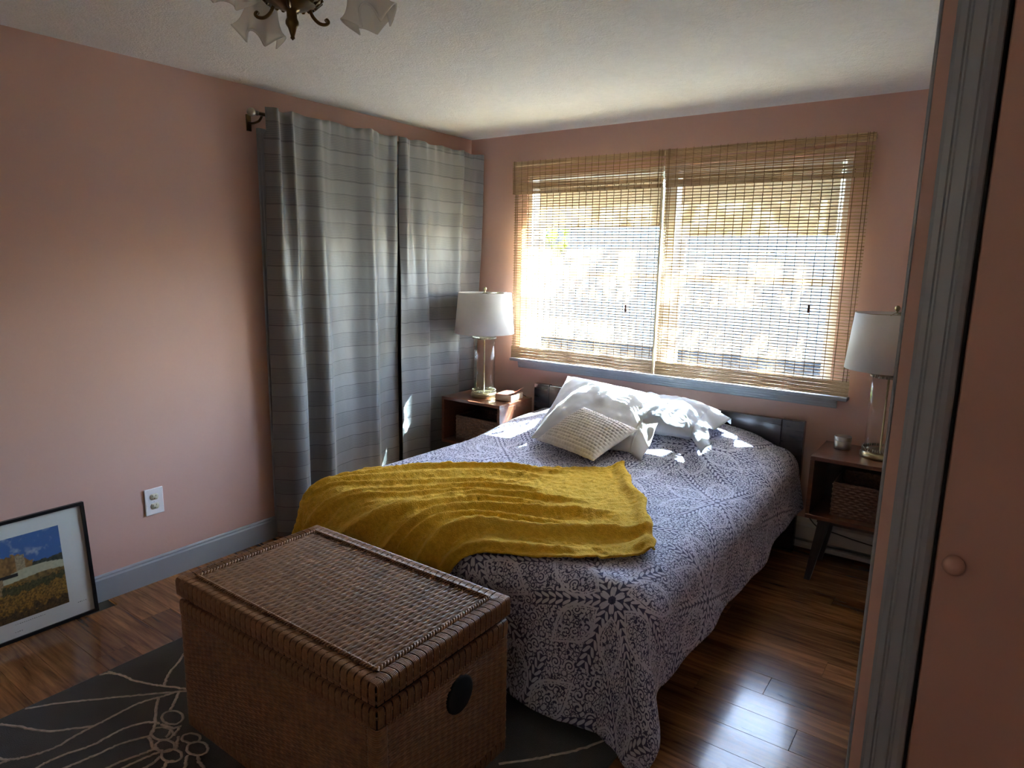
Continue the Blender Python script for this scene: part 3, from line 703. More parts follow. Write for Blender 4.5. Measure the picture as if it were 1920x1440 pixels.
# drape map shared by the coverlet and the throw
AU, BV, RR, YH = .75, 1.86, .135, -.135
def ztop(u_, v_):
    head = 1-sstep(.22, .85, v_)
    side = 1-np.clip(np.abs(u_)/(AU+.02), 0, 1)**3.2*.72
    return .548+.158*head*side+.006*np.sin(u_*4+1)*np.sin(v_*3.1)
def drape(u_, v_, off=0.0):
    a = np.abs(u_)-AU; b_ = v_-BV
    ap_ = np.maximum(a, 0); bp = np.maximum(b_, 0); d_ = np.hypot(ap_, bp)
    nx = np.where(d_ > 1e-9, ap_/np.maximum(d_, 1e-9), 0)*np.sign(u_); ny = np.where(d_ > 1e-9, bp/np.maximum(d_, 1e-9), 0)
    uc = np.clip(u_, -AU, AU); vc = np.minimum(v_, BV); zt = ztop(uc, vc)
    R_ = RR+off; q = np.minimum(d_/RR, PI/2)
    over = np.maximum(d_-RR*PI/2, 0)
    flare = .16+.10*(nx*ny)**2*4
    ang = np.arctan2(ny, np.abs(nx)+1e-9)
    s_ = vc*1.0+ang*.55+(AU-np.abs(uc))*(ny > .5)
    amp = np.clip(over/.3, 0, 1)
    corner = np.sin(2*ang)**2*(d_ > 0)
    rip = amp*(.012*np.sin(s_*9+.6)+.008*np.sin(s_*17+2))+amp*corner*(.055*np.cos((ang-PI/4)*7.0+.4))
    hor = R_*np.sin(q)+over*flare+rip
    drop = RR-(RR+off)*np.cos(q)+over*math.sqrt(1-.16**2)
    x_ = BX+uc+nx*hor; y_ = YH-vc-ny*hor; z_ = zt-drop
    x_ = np.where((u_ < 0) & (v_ < .62), np.maximum(x_, .694), x_)
    low = np.maximum(.014+off-z_, 0); z_ = np.where(low > 0, .014+off+.004*np.sin(s_*30), z_)
    x_ += nx*low*.5; y_ -= ny*low*.5
    return np.stack([x_, y_, z_], -1)
nu, nv = 190, 200
ue = .75+.405; ve = 1.86+.56
U, V_ = np.meshgrid(np.linspace(-ue, ue, nu), np.linspace(-.005, ve, nv), indexing='ij')
Pt = drape(U, V_); Pt[..., 2] += vnoise(nu, nv, (60, 60), 3)*.0018+vnoise(nu, nv, (9, 9), 4)*.006*(V_ < BV)*(np.abs(U) < AU)
o = grid('coverlet', Pt, 'coverlet', None, uv=np.stack([U+.12, V_+.31], -1), flip=True)
sm_ = o.modifiers.new('thickness', 'SOLIDIFY'); sm_.thickness = .007; sm_.offset = -1
tag(o, 'purple and white paisley print coverlet draped over the bed', 'coverlet')
# mustard throw
e1 = np.array([-.765, -.644]); e2 = np.array([.555, -.832]); P0 = np.array([1.775, -.905])
nu, nv = 260, 170
A_, B_ = np.meshgrid(np.linspace(0, 1.74, nu), np.linspace(0, 1.055, nv), indexing='ij')
wob = .018*np.sin(A_*3.2+1)+.012*np.sin(A_*7.7)
conv = 1-.12*sstep(.9, 1.7, A_)
B0_ = B_; B_ = B_*(1-.14*np.exp(-((A_-.74)/.24)**2))
edge_r = .014*np.sin(B_*9)+.010*np.sin(B_*21+1)
AA0 = A_; A_ = A_+.055*np.exp(-((1.055-B_)/.06)**2)*np.exp(-A_/.12)
PX = P0[0]+e1[0]*(A_+edge_r*(1-A_))+e2[0]*((B_-.5)*conv+.5+wob*.6); PY = P0[1]+e1[1]*(A_+edge_r*(1-A_))+e2[1]*((B_-.5)*conv+.5+wob*.6)
B_ = B0_
# folds that run along the throw
ph_ = B_*1.0+.035*np.sin(A_*2.1+B_*3)+.05*vnoise(nu, nv, (5, 4), 21)
fold = 0
for c_, w_, h_, a0, a1 in ((.07, .016, .016, .15, 1.7), (.16, .02, .018, .25, 1.7), (.245, .013, .014, .45, 1.7), (.33, .022, .020, .3, 1.7), (.415, .014, .013, .5, 1.7), (.50, .026, .027, .18, 1.7), (.59, .018, .018, .3, 1.7), (.665, .026, .032, .0, 1.7), (.765, .018, .020, .2, 1.7), (.84, .03, .034, -.2, 1.5), (.95, .02, .018, .1, 1.3)):
    fold = fold+1.3*h_*np.exp(-((ph_-c_-.03*A_*np.sin(c_*40))/w_)**2)*sstep(a0, a0+.35, A_)*(1-.4*sstep(a1-.3, a1, A_))
A_ = AA0
rim = .024*np.exp(-((A_-.022)/.032)**2)+.012*np.exp(-((1.055-B_)/.02)**2)+.008*np.exp(-(B_/.02)**2)
corner_tuck = .03*np.exp(-((A_-.06)/.06)**2-((B_-.98)/.05)**2)
off = .012+fold+rim+corner_tuck+.0034*vnoise(nu, nv, (120, 80), 9)+.003*vnoise(nu, nv, (60, 40), 10)
base = drape(PX-BX, YH-PY); e_ = 1e-3
du = drape(PX-BX+e_, YH-PY)-base; dv = drape(PX-BX, YH-PY+e_)-base
nrm = -np.cross(du, dv); nrm /= np.linalg.norm(nrm, axis=-1, keepdims=True)+1e-12
Pt = base+nrm*off[..., None]; Pt[..., 2] = np.maximum(Pt[..., 2], .02)
o = grid('throw_blanket', Pt, 'throw', None)
sm_ = o.modifiers.new('thickness', 'SOLIDIFY'); sm_.thickness = .007; sm_.offset = -1
tag(o, 'fluffy mustard yellow throw spread in folds across the foot of the bed', 'blanket')

# pillows from four corners
def pillow(corners, thick, nu, nv, mat, name, parent=None, seed=0, wr=.006, up_=None, pinch=.10, knit=None, seam=None, sag=0.):
    TL, TR, BR, BL = [np.array(c_, float) for c_ in corners]
    a = np.linspace(-1, 1, nu); b_ = np.linspace(-1, 1, nv)
    A2, B2 = np.meshgrid(a, b_, indexing='ij')
    # pull sides inward between the corners
    sa = (A2*(1-pinch*(1-B2**2)*0.5*np.abs(A2)**2)+1)/2; sb = (B2*(1-pinch*(1-A2**2)*0.5*np.abs(B2)**2)+1)/2
    mid = (BL*((1-sa)*(1-sb))[..., None]+BR*(sa*(1-sb))[..., None]+TR*(sa*sb)[..., None]+TL*((1-sa)*sb)[..., None])
    n_ = np.cross(BR-BL, TL-BL); n_ /= np.linalg.norm(n_)
    prof = ((1-np.abs(A2)**2.6)*(1-np.abs(B2)**2.6))**.55
    sheets = []
    for sgn in (1, -1):
        w_ = vnoise(nu, nv, (9, 7), seed+(0 if sgn > 0 else 3))*wr+vnoise(nu, nv, (22, 16), seed+7)*wr*.35
        t_ = thick*.5*prof*(1.15 if sgn > 0 else .85)+w_*np.minimum(1, prof*2.)
        if knit is not None and sgn > 0: t_ = t_+knit(sa, sb)*np.minimum(1, prof*2)
        sheets.append(mid+n_*(sgn*np.maximum(t_, .0015))[..., None])
    for s__ in sheets: s__[..., 2] -= sag*(1-B2**2)*(1-A2**2)
    V2 = np.concatenate([sheets[0].reshape(-1, 3), sheets[1].reshape(-1, 3)])
    f1 = gridfaces(nu, nv); k_ = nu*nv
    F2 = f1+[tuple(i+k_ for i in q)[::-1] for q in f1]
    rim_ = [i*nv for i in range(nu)]+[(nu-1)*nv+j for j in range(1, nv)]+[i*nv+nv-1 for i in range(nu-2, -1, -1)]+[j for j in range(nv-2, 0, -1)]
    for i in range(len(rim_)):
        p_, q = rim_[i], rim_[(i+1) % len(rim_)]; F2.append((q, p_, p_+k_, q+k_))
    return mk(name, V2, F2, mat, parent, True), sheets[0]
pa = thing('pillow', 'large white pillow leaning toward the headboard behind the knit cushion', 'pillow', (1.45, -.6, .56), 'pillows at the head of the bed')
po_ = np.array((1.45, -.6, .56))
ca = [np.array(q)-po_ for q in ((1.085, -.36, .885), (1.735, -.37, .835), (1.765, -.79, .605), (1.145, -.85, .595))]
o, sh = pillow(ca, .17, 60, 44, 'pillow', 'pillow_case', pa, 11, .007)
# open hem of the case with loose folds
fu = np.linspace(0, 1, 14); fv = np.linspace(0, 1, 40); F_ = np.zeros((14, 40, 3))
for j, q in enumerate(fv):
    e0 = sh[-4, int(q*43)]; out_ = np.array([.115, -.03, -.012])*(.75+.35*q)
    for i, s_ in enumerate(fu):
        F_[i, j] = e0+out_*s_+np.array([0, -.012, .014])*math.sin(q*11+s_*2)*s_+np.array([0, 0, -.035*s_*(1-q*.4)])
fl_ = grid('open_case_hem', F_, 'pillow', pa); sm_ = fl_.modifiers.new('t', 'SOLIDIFY'); sm_.thickness = .004
st = [tuple(F_[2, j]+np.array([0, -.003, .004])) for j in range(0, 40)]
tube('seam', st, .0022, 'pillow', fl_, 6)
pc = thing('pillow', 'pale grey pillow with a crumpled open end at the right of the bed', 'pillow', (1.9, -.5, .62), 'pillows at the head of the bed')
po_ = np.array((1.9, -.5, .62))
cc = [np.array(q)-po_ for q in ((1.50, -.24, .80), (2.02, -.22, .77), (2.03, -.62, .70), (1.52, -.66, .70))]
o, sh = pillow(cc, .16, 50, 40, 'pillow_blue', 'pillow_case', pc, 31, .012)
F_ = np.zeros((14, 36, 3))
for j, q in enumerate(np.linspace(0, 1, 36)):
    e0 = sh[-4, int(q*39)]
    out_ = np.array([.10+.03*math.sin(q*9), -.06-.06*(1-q), -.045-.015*(1-q)])
    for i, s_ in enumerate(fu): F_[i, j] = e0+out_*s_+np.array([.0, .006, .018])*math.sin(q*15+1)*s_
fl_ = grid('open_case_hem', F_, 'pillow_blue', pc); sm_ = fl_.modifiers.new('t', 'SOLIDIFY'); sm_.thickness = .004
# knit cushion
cs = thing('knit_cushion', 'small square cream knit cushion with nubby rows in front of the pillows', 'cushion', (1.5, -.83, .58))
po_ = np.array((1.5, -.83, .58))
def knitf(sa, sb):
    rw = sb*17; f_ = np.abs(np.sin(PI*rw)); st_ = np.abs(np.sin(PI*(sa*22+.5*np.floor(rw))))
    return .0085*(f_**.7)*(st_**.7)-.003
pillow([np.array(q)-po_ for q in ((1.395, -.69, .785), (1.745, -.715, .715), (1.655, -1.04, .600), (1.225, -.915, .610))], .115, 150, 130, 'knit', 'cushion_cover', cs, 51, .003, knit=knitf, pinch=.14)

# ------------------------------------------------------------------ wicker chest
CO = (1.612, -2.632, .012)
ch = thing('wicker_chest', 'brown woven wicker chest standing at the foot of the bed', 'chest', CO)
HX, HY, BT, LT = .464, .277, .462, .538      # half sizes, body top, lid top
def weave(name, O, Uv, Vv, Nv, lu, lv, parent, pr=.0078, ps=.026, amp=.0055, mod=.26):
    nr = int(lv/pr); nsn = int(lu/ps)
    uu = np.linspace(0, lu, nsn*5+1); vv = np.array([k_+q for k_ in range(nr) for q in (0., .1, .28, .5, .72, .9)]+[nr])*lv/nr
    U2, V2 = np.meshgrid(uu, vv, indexing='ij')
    rw = np.floor(V2/lv*nr*.9999)
    hh = amp*np.abs(np.sin(PI*V2/lv*nr))**.5*(1-mod+mod*np.cos(PI*U2/lu*nsn+PI*rw))+amp*.5*mod*np.cos(2*PI*U2/lu*nsn)
    Pq = np.array(O)+U2[..., None]*np.array(Uv)+V2[..., None]*np.array(Vv)+hh[..., None]*np.array(Nv)
    flip_ = np.dot(np.cross(Uv, Vv), Nv) < 0
    return grid(name, Pq, 'wicker', parent, flip=flip_)
body = boxes('body', [((-HX+.004, -HY+.004, .006), (HX-.004, HY-.004, BT-.004))], 'wicker_gap_shade', ch)
bi = .034
weave('woven_panel', (-HX+bi, -HY, .045), (1, 0, 0), (0, 0, 1), (0, -1, 0), 2*HX-2*bi, BT-.10, body)
weave('woven_panel', (HX, -HY+bi, .045), (0, 1, 0), (0, 0, 1), (1, 0, 0), 2*HY-2*bi, BT-.10, body)
weave('woven_panel', (-HX, -HY+bi, .045), (0, 1, 0), (0, 0, 1), (-1, 0, 0), 2*HY-2*bi, BT-.10, body)
weave('woven_panel', (-HX+bi, HY, .045), (1, 0, 0), (0, 0, 1), (0, 1, 0), 2*HX-2*bi, BT-.10, body)
LX, LY = HX+.006, HY+.006
lid = boxes('lid', [((-LX+.006, -LY+.006, BT+.020), (LX-.006, LY-.006, LT-.006))], 'wicker_gap_shade', ch)
box('lid_groove_shade', (-HX+.012, -HY+.012, BT-.004), (HX-.012, HY-.012, BT+.020), 'hole', ch)  # black neck box, shade under the lid put into its colour
bw = .048
weave('woven_top', (-LX+bw, -LY+bw, LT-.005), (0, 1, 0), (1, 0, 0), (0, 0, 1), 2*LY-2*bw, 2*LX-2*bw, lid, .0096, .028, .0075, .20)
# wrapped bindings: one wrap = four strands bent over the edge
def wrap_mesh(w_top, h_side, strands=5, pitch=.025, wide=.86):
    parts = []
    for i in range(strands):
        o_ = (i-(strands-1)/2)*pitch*wide/strands
        r_ = pitch*wide/strands*.52
        parts.append(tubegeo([(o_, w_top, -.001), (o_, w_top*.5, .0022), (o_, .006, .002), (o_, .0, -.0005), (o_, -.0022, -.006), (o_, -.0025, -h_side*.5), (o_, -.0015, -h_side)], r_, 5))
    V = []; F = []; k_ = 0
    for v_, f_ in parts: V.append(v_); F += [tuple(q+k_ for q in g) for g in f_]; k_ += len(v_)
    me = bpy.data.meshes.new('binding'); me.from_pydata([tuple(q) for q in np.concatenate(V)], [], F); me.shade_smooth(); me.materials.append(MT['binding']); return me
def bindings(parent, hx, hy, z_, wt, hs, pitch=.0255, sides=(0, 1, 2, 3)):
    me = wrap_mesh(wt, hs, 5, pitch)
    for s_ in sides:
        ln = hx if s_ % 2 == 0 else hy; n_ = int(2*ln/pitch)
        for i in range(n_):
            q = -ln+(i+.5)*2*ln/n_
            o = link('binding', me, None, parent)
            o.location = {0: (q, -hy, z_), 1: (hx, q, z_), 2: (-q, hy, z_), 3: (-hx, -q, z_)}[s_]
            o.rotation_euler = (0, 0, s_*PI/2)
bindings(lid, LX, LY, LT, .040, .054)
bindings(body, HX+.001, HY+.001, BT, .010, .048, .0255, (0, 1, 3))
bindings(body, HX, HY, .048, .002, .044, .0255, (0, 1))
# flat runner strands under the wraps
for z_, hx, hy, par in ((LT-.022, LX, LY, lid), (LT-.045, LX, LY, lid), (BT-.02, HX, HY, body), (.026, HX, HY, body)):
    rp = [(-hx, -hy, z_), (hx, -hy, z_), (hx, hy, z_), (-hx, hy, z_)]
    multi('runner_strand', [tubegeo([rp[i], rp[(i+1) % 4]], .0035, 5) for i in range(4)], 'binding', par)
rp = [(-LX+.016, -LY+.016), (LX-.016, -LY+.016), (LX-.016, LY-.016), (-LX+.016, LY-.016)]
multi('runner_strand', [tubegeo([(*rp[i], LT-.0005), (*rp[(i+1) % 4], LT-.0005)], .003, 5) for i in range(4)], 'binding', lid)
# twisted braid around the woven fields
def braid(name, a, b_, up_, parent, r_=.0042):
    a = np.array(a, float); b_ = np.array(b_, float); ln = np.linalg.norm(b_-a); t_ = (b_-a)/ln; s_ = np.cross(t_, up_)
    n_ = int(ln/.0035); q = np.linspace(0, 1, n_); th_ = q*ln/.022*2*PI
    multi(name, [tubegeo(a+q[:, None]*(b_-a)+r_*.85*(np.cos(th_+k_)[:, None]*s_+np.sin(th_+k_)[:, None]*np.array(up_)), r_*.72, 5) for k_ in (0, PI)], 'binding', parent)
bx_, by_, bz_ = LX-bw+.001, LY-bw+.001, LT+.002
for a, b_ in (((-bx_, -by_), (bx_, -by_)), ((bx_, -by_), (bx_, by_)), ((bx_, by_), (-bx_, by_)), ((-bx_, by_), (-bx_, -by_))):
    braid('braid', (*a, bz_), (*b_, bz_), (0, 0, 1), lid, .0052)
zt_ = BT-.056
braid('braid', (-HX+bi, -HY-.001, zt_), (HX-bi, -HY-.001, zt_), (0, -1, 0), body, .003)
braid('braid', (HX+.001, -HY+bi, zt_), (HX+.001, HY-bi, zt_), (1, 0, 0), body, .003)
for sx, sy in ((-1, -1), (1, -1), (1, 1), (-1, 1)):
    cx_, cy_ = sx*(HX-.017), sy*(HY-.017)
    parts = []
    for i in range(58):
        z_ = .046+i*(BT-.096)/58
        lo = []
        for j in range(24):
            a = 2*PI*j/24; ca_, sa_ = math.cos(a), math.sin(a); rr_ = .0195*(1/((abs(ca_)**4+abs(sa_)**4)**.25))
            lo.append((cx_+ca_*rr_, cy_+sa_*rr_, z_))
        parts.append(tubegeo(lo, .0034+.0012*(i % 5 == 0), 5, True))
    multi('corner_post', parts, 'binding', body)
    braid('braid', (cx_-sx*.022, cy_+sy*.017, .046), (cx_-sx*.022, cy_+sy*.017, BT-.056), (0, sy, 0), body, .0028)
# black disc standing in for the dark hand hole on the right end
hp = lathe('hand_hole_disc', [(.0005, .006), (.050, .006), (.0565, .004), (.058, 0), (.058, -.004)], 'hole', ch, 40)
for v_ in hp.data.vertices: v_.co = Vector((v_.co.z, v_.co.x, v_.co.y))
hp.location = (HX+.003, .042, .334)

# ------------------------------------------------------------------ rug
rug = thing('area_rug', 'charcoal rug with a cream line-drawn flower under the chest', 'rug', (.605, -4.0, 0))
RO = (.605, -4.0)
box('rug_pile', (0, 0, .0005), (1.78, 2.15, .0115), 'rug', rug, bev=.003)
LN = [[(.612,-2.966),(.627,-2.942),(.649,-2.929),(.69,-2.915),(.746,-2.906),(.793,-2.89),(.837,-2.872),(.87,-2.856),(.931,-2.825),(1.02,-2.79)],
[(.616,-2.938),(.649,-2.929)],[(.72,-2.69),(.767,-2.744),(.789,-2.776),(.816,-2.811),(.869,-2.853)],
[(.614,-3.211),(.644,-3.168),(.684,-3.115),(.731,-3.065),(.778,-3.014),(.826,-2.963),(.875,-2.911),(.927,-2.859),(.949,-2.835)],
[(1.0,-2.80),(.949,-2.835),(.93,-2.88),(.908,-2.927),(.896,-2.977),(.896,-3.03),(.898,-3.084),(.898,-3.117),(.9,-3.167),(.908,-3.217),(.9,-3.259),(.883,-3.298),(.857,-3.332),(.825,-3.351),(.72,-3.40)],
[(.857,-3.332),(.849,-3.358),(.82,-3.45)],[(.639,-3.292),(.711,-3.255),(.798,-3.215),(.85,-3.163),(.895,-3.109)],
[(.925,-2.903),(.978,-2.939),(1.046,-2.975),(1.08,-2.999),(1.098,-3.021)],[(.947,-2.84),(.989,-2.877),(1.023,-2.91)],
[(.955,-3.42),(.96,-3.3),(.96,-3.266),(.966,-3.224),(.981,-3.183),(.993,-3.141),(.989,-3.106),(.991,-3.056),(1.007,-3.012),(1.027,-2.986),(1.061,-2.967)],
[(1.0,-3.36),(1.029,-3.248),(1.039,-3.207),(1.05,-3.149),(1.056,-3.103),(1.072,-3.06),(1.096,-3.02)],
[(1.12,-3.28),(1.134,-3.169),(1.139,-3.132),(1.157,-3.083),(1.171,-3.04)],[(1.16,-3.25),(1.173,-3.14),(1.18,-3.095),(1.19,-3.049),(1.199,-3.028)],
[(1.098,-3.021),(1.134,-3.032),(1.166,-3.038),(1.199,-3.028)],[(1.22,-3.2),(1.226,-3.1),(1.227,-3.071),(1.215,-3.045)],
[(1.29,-3.16),(1.272,-3.066),(1.259,-3.047),(1.267,-3.029)],[(1.40,-3.10),(1.327,-3.024),(1.304,-3.008),(1.279,-2.989)],[(1.303,-2.97),(1.337,-2.983),(1.373,-2.989),(1.5,-3.03)],
[(1.071,-2.966),(1.099,-2.959),(1.121,-2.952),(1.13,-2.93)],[(1.114,-2.957),(1.136,-2.973),(1.143,-2.99)],[(1.135,-2.941),(1.159,-2.972)],[(1.173,-2.961),(1.205,-2.984),(1.226,-2.999)],
[(2.10,-2.42),(2.177,-2.336),(2.222,-2.278),(2.273,-2.21),(2.33,-2.10)],[(1.55,-3.1),(1.75,-3.35),(1.9,-3.7)],[(1.4,-3.15),(1.42,-3.4),(1.38,-3.8)],[(2.05,-2.95),(2.2,-3.05),(2.34,-3.1)]]
EL = [((1.065,-2.926),(.029,.022),(.034,-.018)),((1.116,-2.988),(.03,.022),(.03,-.015)),((1.182,-3.011),(.025,.019),(.026,-.014)),((1.24,-3.021),(.026,.019),(.027,-.014)),((1.276,-2.955),(.027,.021),(.029,-.017)),((1.214,-2.942),(.024,.018),(.021,-.012))]
def flat(o, s_=.35):
    for v_ in o.data.vertices: v_.co.z = .0115+(v_.co.z-.0115)*s_
for ln in LN:
    q = catmull(ln, 8); q = np.c_[q[:, 0]-RO[0], q[:, 1]-RO[1], np.full(len(q), .0115)]
    q[:, :2] += rng.normal(0, .0012, (len(q), 2)); flat(tube('tufted_line', q, .0047+.0012*rng.random(len(q)), 'rugline', rug, 6))
for c_, a, b_ in EL:
    an = np.linspace(0, 2*PI, 28, endpoint=False); q = np.array([(c_[0]-RO[0]+a[0]*math.cos(t_)+b_[0]*math.sin(t_), c_[1]-RO[1]+a[1]*math.cos(t_)+b_[1]*math.sin(t_), .0115) for t_ in an])
    q[:, :2] += rng.normal(0, .0008, (len(q), 2)); flat(tube('tufted_line', q, .0045, 'rugline', rug, 6, True))

# ------------------------------------------------------------------ framed print leaning on the left wall
PB, PT_, PZ = .078, .0275, .505
fr = thing('framed_print', 'black framed landscape print leaning against the pink wall on the floor', 'picture', (PB, -2.745, 0))
lean = math.atan2(PB-PT_, PZ)
FWd, FH = .66, math.hypot(PB-PT_, PZ)
fr.rotation_euler = (0, -lean, 0)
# local axes: y along the wall (to -), z up the picture, +x out of the picture
for nm, a, b_ in (('frame_rail', (-.012, -FWd, 0), (.010, 0, .013)), ('frame_rail', (-.012, -FWd, FH-.013), (.010, 0, FH)), ('frame_rail', (-.012, -.013, .0131), (.010, 0, FH-.0131)), ('frame_rail', (-.012, -FWd, .0131), (.010, -FWd+.013, FH-.0131))):
    box(nm, a, b_, 'black', fr)
box('mat_board', (-.006, -FWd+.012, .012), (.0, -.012, FH-.012), 'mat_board', fr)
# the print: a colour grid painted with polygons and noise
nx_, ny_ = 170, 124; pw_, ph2 = .46, .35
a = np.linspace(0, 1, nx_)[:, None]*np.ones((1, ny_)); b_ = np.ones((nx_, 1))*np.linspace(0, 1, ny_)[None]   # a: from right edge to the left, b: up
N1 = vnoise(nx_, ny_, (26, 18), 61); N2 = vnoise(nx_, ny_, (60, 44), 62); N3 = vnoise(nx_, ny_, (9, 12), 63); N4 = vnoise(nx_, ny_, (110, 80), 64)
C3 = lambda c_: np.ones((nx_, ny_, 1))*np.array(c_)
def put(img, mask, c_, var=None, amt=.35):
    col = C3(c_)*(1+amt*(var if var is not None else N2))[..., None]; return np.where(mask[..., None], col, img)
cloud = np.clip((N1*.6+N3*.5+N2*.3+(a-.45)*.9)*1.1, 0, 1)[..., None]
img = C3((.06, .15, .40))*(1-cloud)+C3((.42, .47, .56))*cloud
img = put(img, b_ < .62+.07*a*0+.02*N1+.10*np.clip(.35-a, 0, 1), (.055, .055, .035), N2, .7)
img = put(img, (np.hypot((a-.43)/.19, (b_-.60)/.19) < 1+.1*N2) & (b_ < .80), (.30, .15, .045), N2, .45)
img = put(img, (np.hypot((a-.80)/.18, (b_-.58)/.18) < 1+.1*N2), (.26, .12, .04), N2, .45)
img = put(img, (a > .92) & (b_ > .5) & (b_ < .82+.08*N2), (.02, .04, .025), N2, .5)
img = put(img, (np.abs(a-.335) < .035) & (b_ > .52) & (b_ < .77), (.40, .30, .18), N4, .4)
img = put(img, (np.abs(a-.67) < .035) & (b_ > .50) & (b_ < .75), (.34, .26, .17), N4, .4)
img = put(img, b_ < .535+.03*N3-.05*np.clip(a-.2, 0, 1), (.24, .14, .04), N2, .6)
img = put(img, (np.abs(b_-.505-.04*np.cos((a-.2)*6)) < .06-.05*np.abs(a-.3)) & (a < .56), (.56, .52, .36), N2, .1)
img = put(img, (np.abs(a-.45) < .085) & (np.abs(b_-.545) < .018), (.02, .015, .012))
wy = .44-.42*(a-.5)
img = put(img, (a > .62) & (np.abs(b_-.56) < .055+.02*N2), (.34, .27, .20), N4, .5)
img = put(img, (a > .58) & (b_ < .52) & (b_ > wy), (.50, .36, .10), N2, .35)
img = put(img, (b_ < .40-.1*N3+.05*a) & (b_ < wy+.1), (.24, .125, .022), N4, .9)
img = put(img, (a > .48) & (np.abs(b_-wy) < .085+.02*N2), (.36, .235, .12), N4, .6)
img = put(img, (b_ < .42+.03*N2) & (b_ > .33+.05*N1) & (a < .5), (.075, .065, .02), N4, .7)
img = put(img, b_ < .10+.06*N1, (.085, .045, .014), N4, .8)
img = np.clip(img, 0, 1)
Pt = np.stack([np.full((nx_, ny_), .0006), -.107-a*pw_, .083+b_*ph2], -1)
pr_ = grid('landscape_print', Pt, None, fr, smooth=False, flip=True)
ca_ = pr_.data.color_attributes.new('print_colour', 'FLOAT_COLOR', 'POINT'); ca_.data.foreach_set('color', np.concatenate([img, np.ones((nx_, ny_, 1))], -1).astype(np.float32).ravel())
m, nt, b2 = newmat('landscape_print_ink'); at_ = nt.nodes.new('ShaderNodeVertexColor'); at_.layer_name = 'print_colour'
nt.links.new(at_.outputs[0], b2.inputs['Base Color']); b2.inputs['Roughness'].default_value = .6; pr_.data.materials.append(m)
cap = []
for y_a, y_b, z_ in ((-.31, -.20, .066), (-.315, -.29, .034), (-.075, -.045, .066)):
    y_ = y_a
    while y_ < y_b: cap.append(((.0002, y_, z_), (.0008, y_+random.uniform(.002, .005), z_+random.uniform(.002, .004)))); y_ += .0075
boxes('caption_print', cap, 'ink', fr)
box('glazing', (.0025, -FWd+.0125, .0125), (.004, -.0125, FH-.0125), 'glass', fr)

# ------------------------------------------------------------------ outlet
ot = thing('wall_outlet', 'white double electrical outlet low on the pink left wall', 'outlet', (0, -2.426, .408))
box('cover_plate', (.0003, -.0445, -.066), (.007, .0445, .066), 'white_plastic', ot, bev=.003, seg=2)
for s_ in (-1, 1):
    rc = lathe('receptacle', [(.0005, .0095), (.0195, .0095), (.0205, .0085), (.0205, .006)], 'ivory', ot, 28)
    for v_ in rc.data.vertices: v_.co = Vector((v_.co.z, v_.co.x, max(-.0145, min(.0145, v_.co.y))))
    rc.data.flip_normals(); rc.location = (0, 0, s_*.0235)
    boxes('slot', [((.0090, -.0085, .001), (.0101, -.0065, .010)), ((.0090, .0065, .002), (.0101, .0085, .009)), ((.0090, -.0025, -.0105), (.0101, .0025, -.006))], 'slot', rc)
lathe('screw', [(.0005, .0082), (.003, .008), (.003, .0065)], 'white_plastic', ot, 10)
for v_ in ot.children[-1].data.vertices: v_.co = Vector((v_.co.z, v_.co.x, v_.co.y))

# ------------------------------------------------------------------ baseboard heater
ht = thing('baseboard_heater', 'long grey baseboard heater on the back wall under the right nightstand', 'heater', (.95, -.001, 0))
box('back_plate', (0, -.010, .02), (2.10, 0, .178), 'heater', ht)
mk('front_cover', [(xx, a, b_) for xx in (0, 2.10) for a, b_ in ((-.011, .178), (-.050, .166), (-.064, .150), (-.066, .075), (-.063, .075), (-.061, .149), (-.048, .163), (-.011, .174))],
   [(i, (i+1) % 8, 8+(i+1) % 8, 8+i) for i in range(8)]+[tuple(range(8))[::-1], tuple(range(8, 16))], 'heater', ht)
box('bottom_lip', (0, -.060, .018), (2.10, -.011, .044), 'heater', ht, bev=.004)
tube('fin_tube', [(.01, -.036, .06), (2.09, -.036, .06)], .010, 'pewter', ht, 10)

# ------------------------------------------------------------------ chandelier
CC = np.array([1.90, -2.95, 0]); RV = np.array([.812, .583, 0]); FV = np.array([-.583, .812, 0])
chd = thing('chandelier', 'brass ceiling light with three ruffled frosted glass shades', 'ceiling light', (CC[0], CC[1], H-.0005))
zz = lambda z_: z_-H
lathe('canopy', [(.0005, 0), (.065, 0), (.064, -.008), (.05, -.02), (.02, -.028), (.012, -.034), (.0005, -.034)], 'dark_brass', chd, 32)
tube('stem', [(0, 0, -.03), (0, 0, -.20)], .008, 'dark_brass', chd, 12)
hub = lathe('hub', [(.010, zz(2.25)), (.022, zz(2.235)), (.030, zz(2.215)), (.024, zz(2.195)), (.034, zz(2.172)), (.055, zz(2.150)), (.062, zz(2.140)), (.060, zz(2.132)), (.046, zz(2.126)), (.034, zz(2.120)), (.020, zz(2.116)), (.011, zz(2.112)), (.011, zz(2.098)), (.014, zz(2.092)), (.014, zz(2.086)), (.009, zz(2.078)), (.004, zz(2.062)), (.005, zz(2.058)), (.0005, zz(2.054))], 'dark_brass', chd, 32)
gad = []
for i in range(22):
    a = 2*PI*i/22; gad.append(tubegeo([(math.cos(a)*.036, math.sin(a)*.036, zz(2.170)), (math.cos(a)*.054, math.sin(a)*.054, zz(2.152)), (math.cos(a)*.063, math.sin(a)*.063, zz(2.138)), (math.cos(a)*.050, math.sin(a)*.050, zz(2.127))], .005, 6))
multi('gadroon_ring', gad, 'dark_brass', hub)
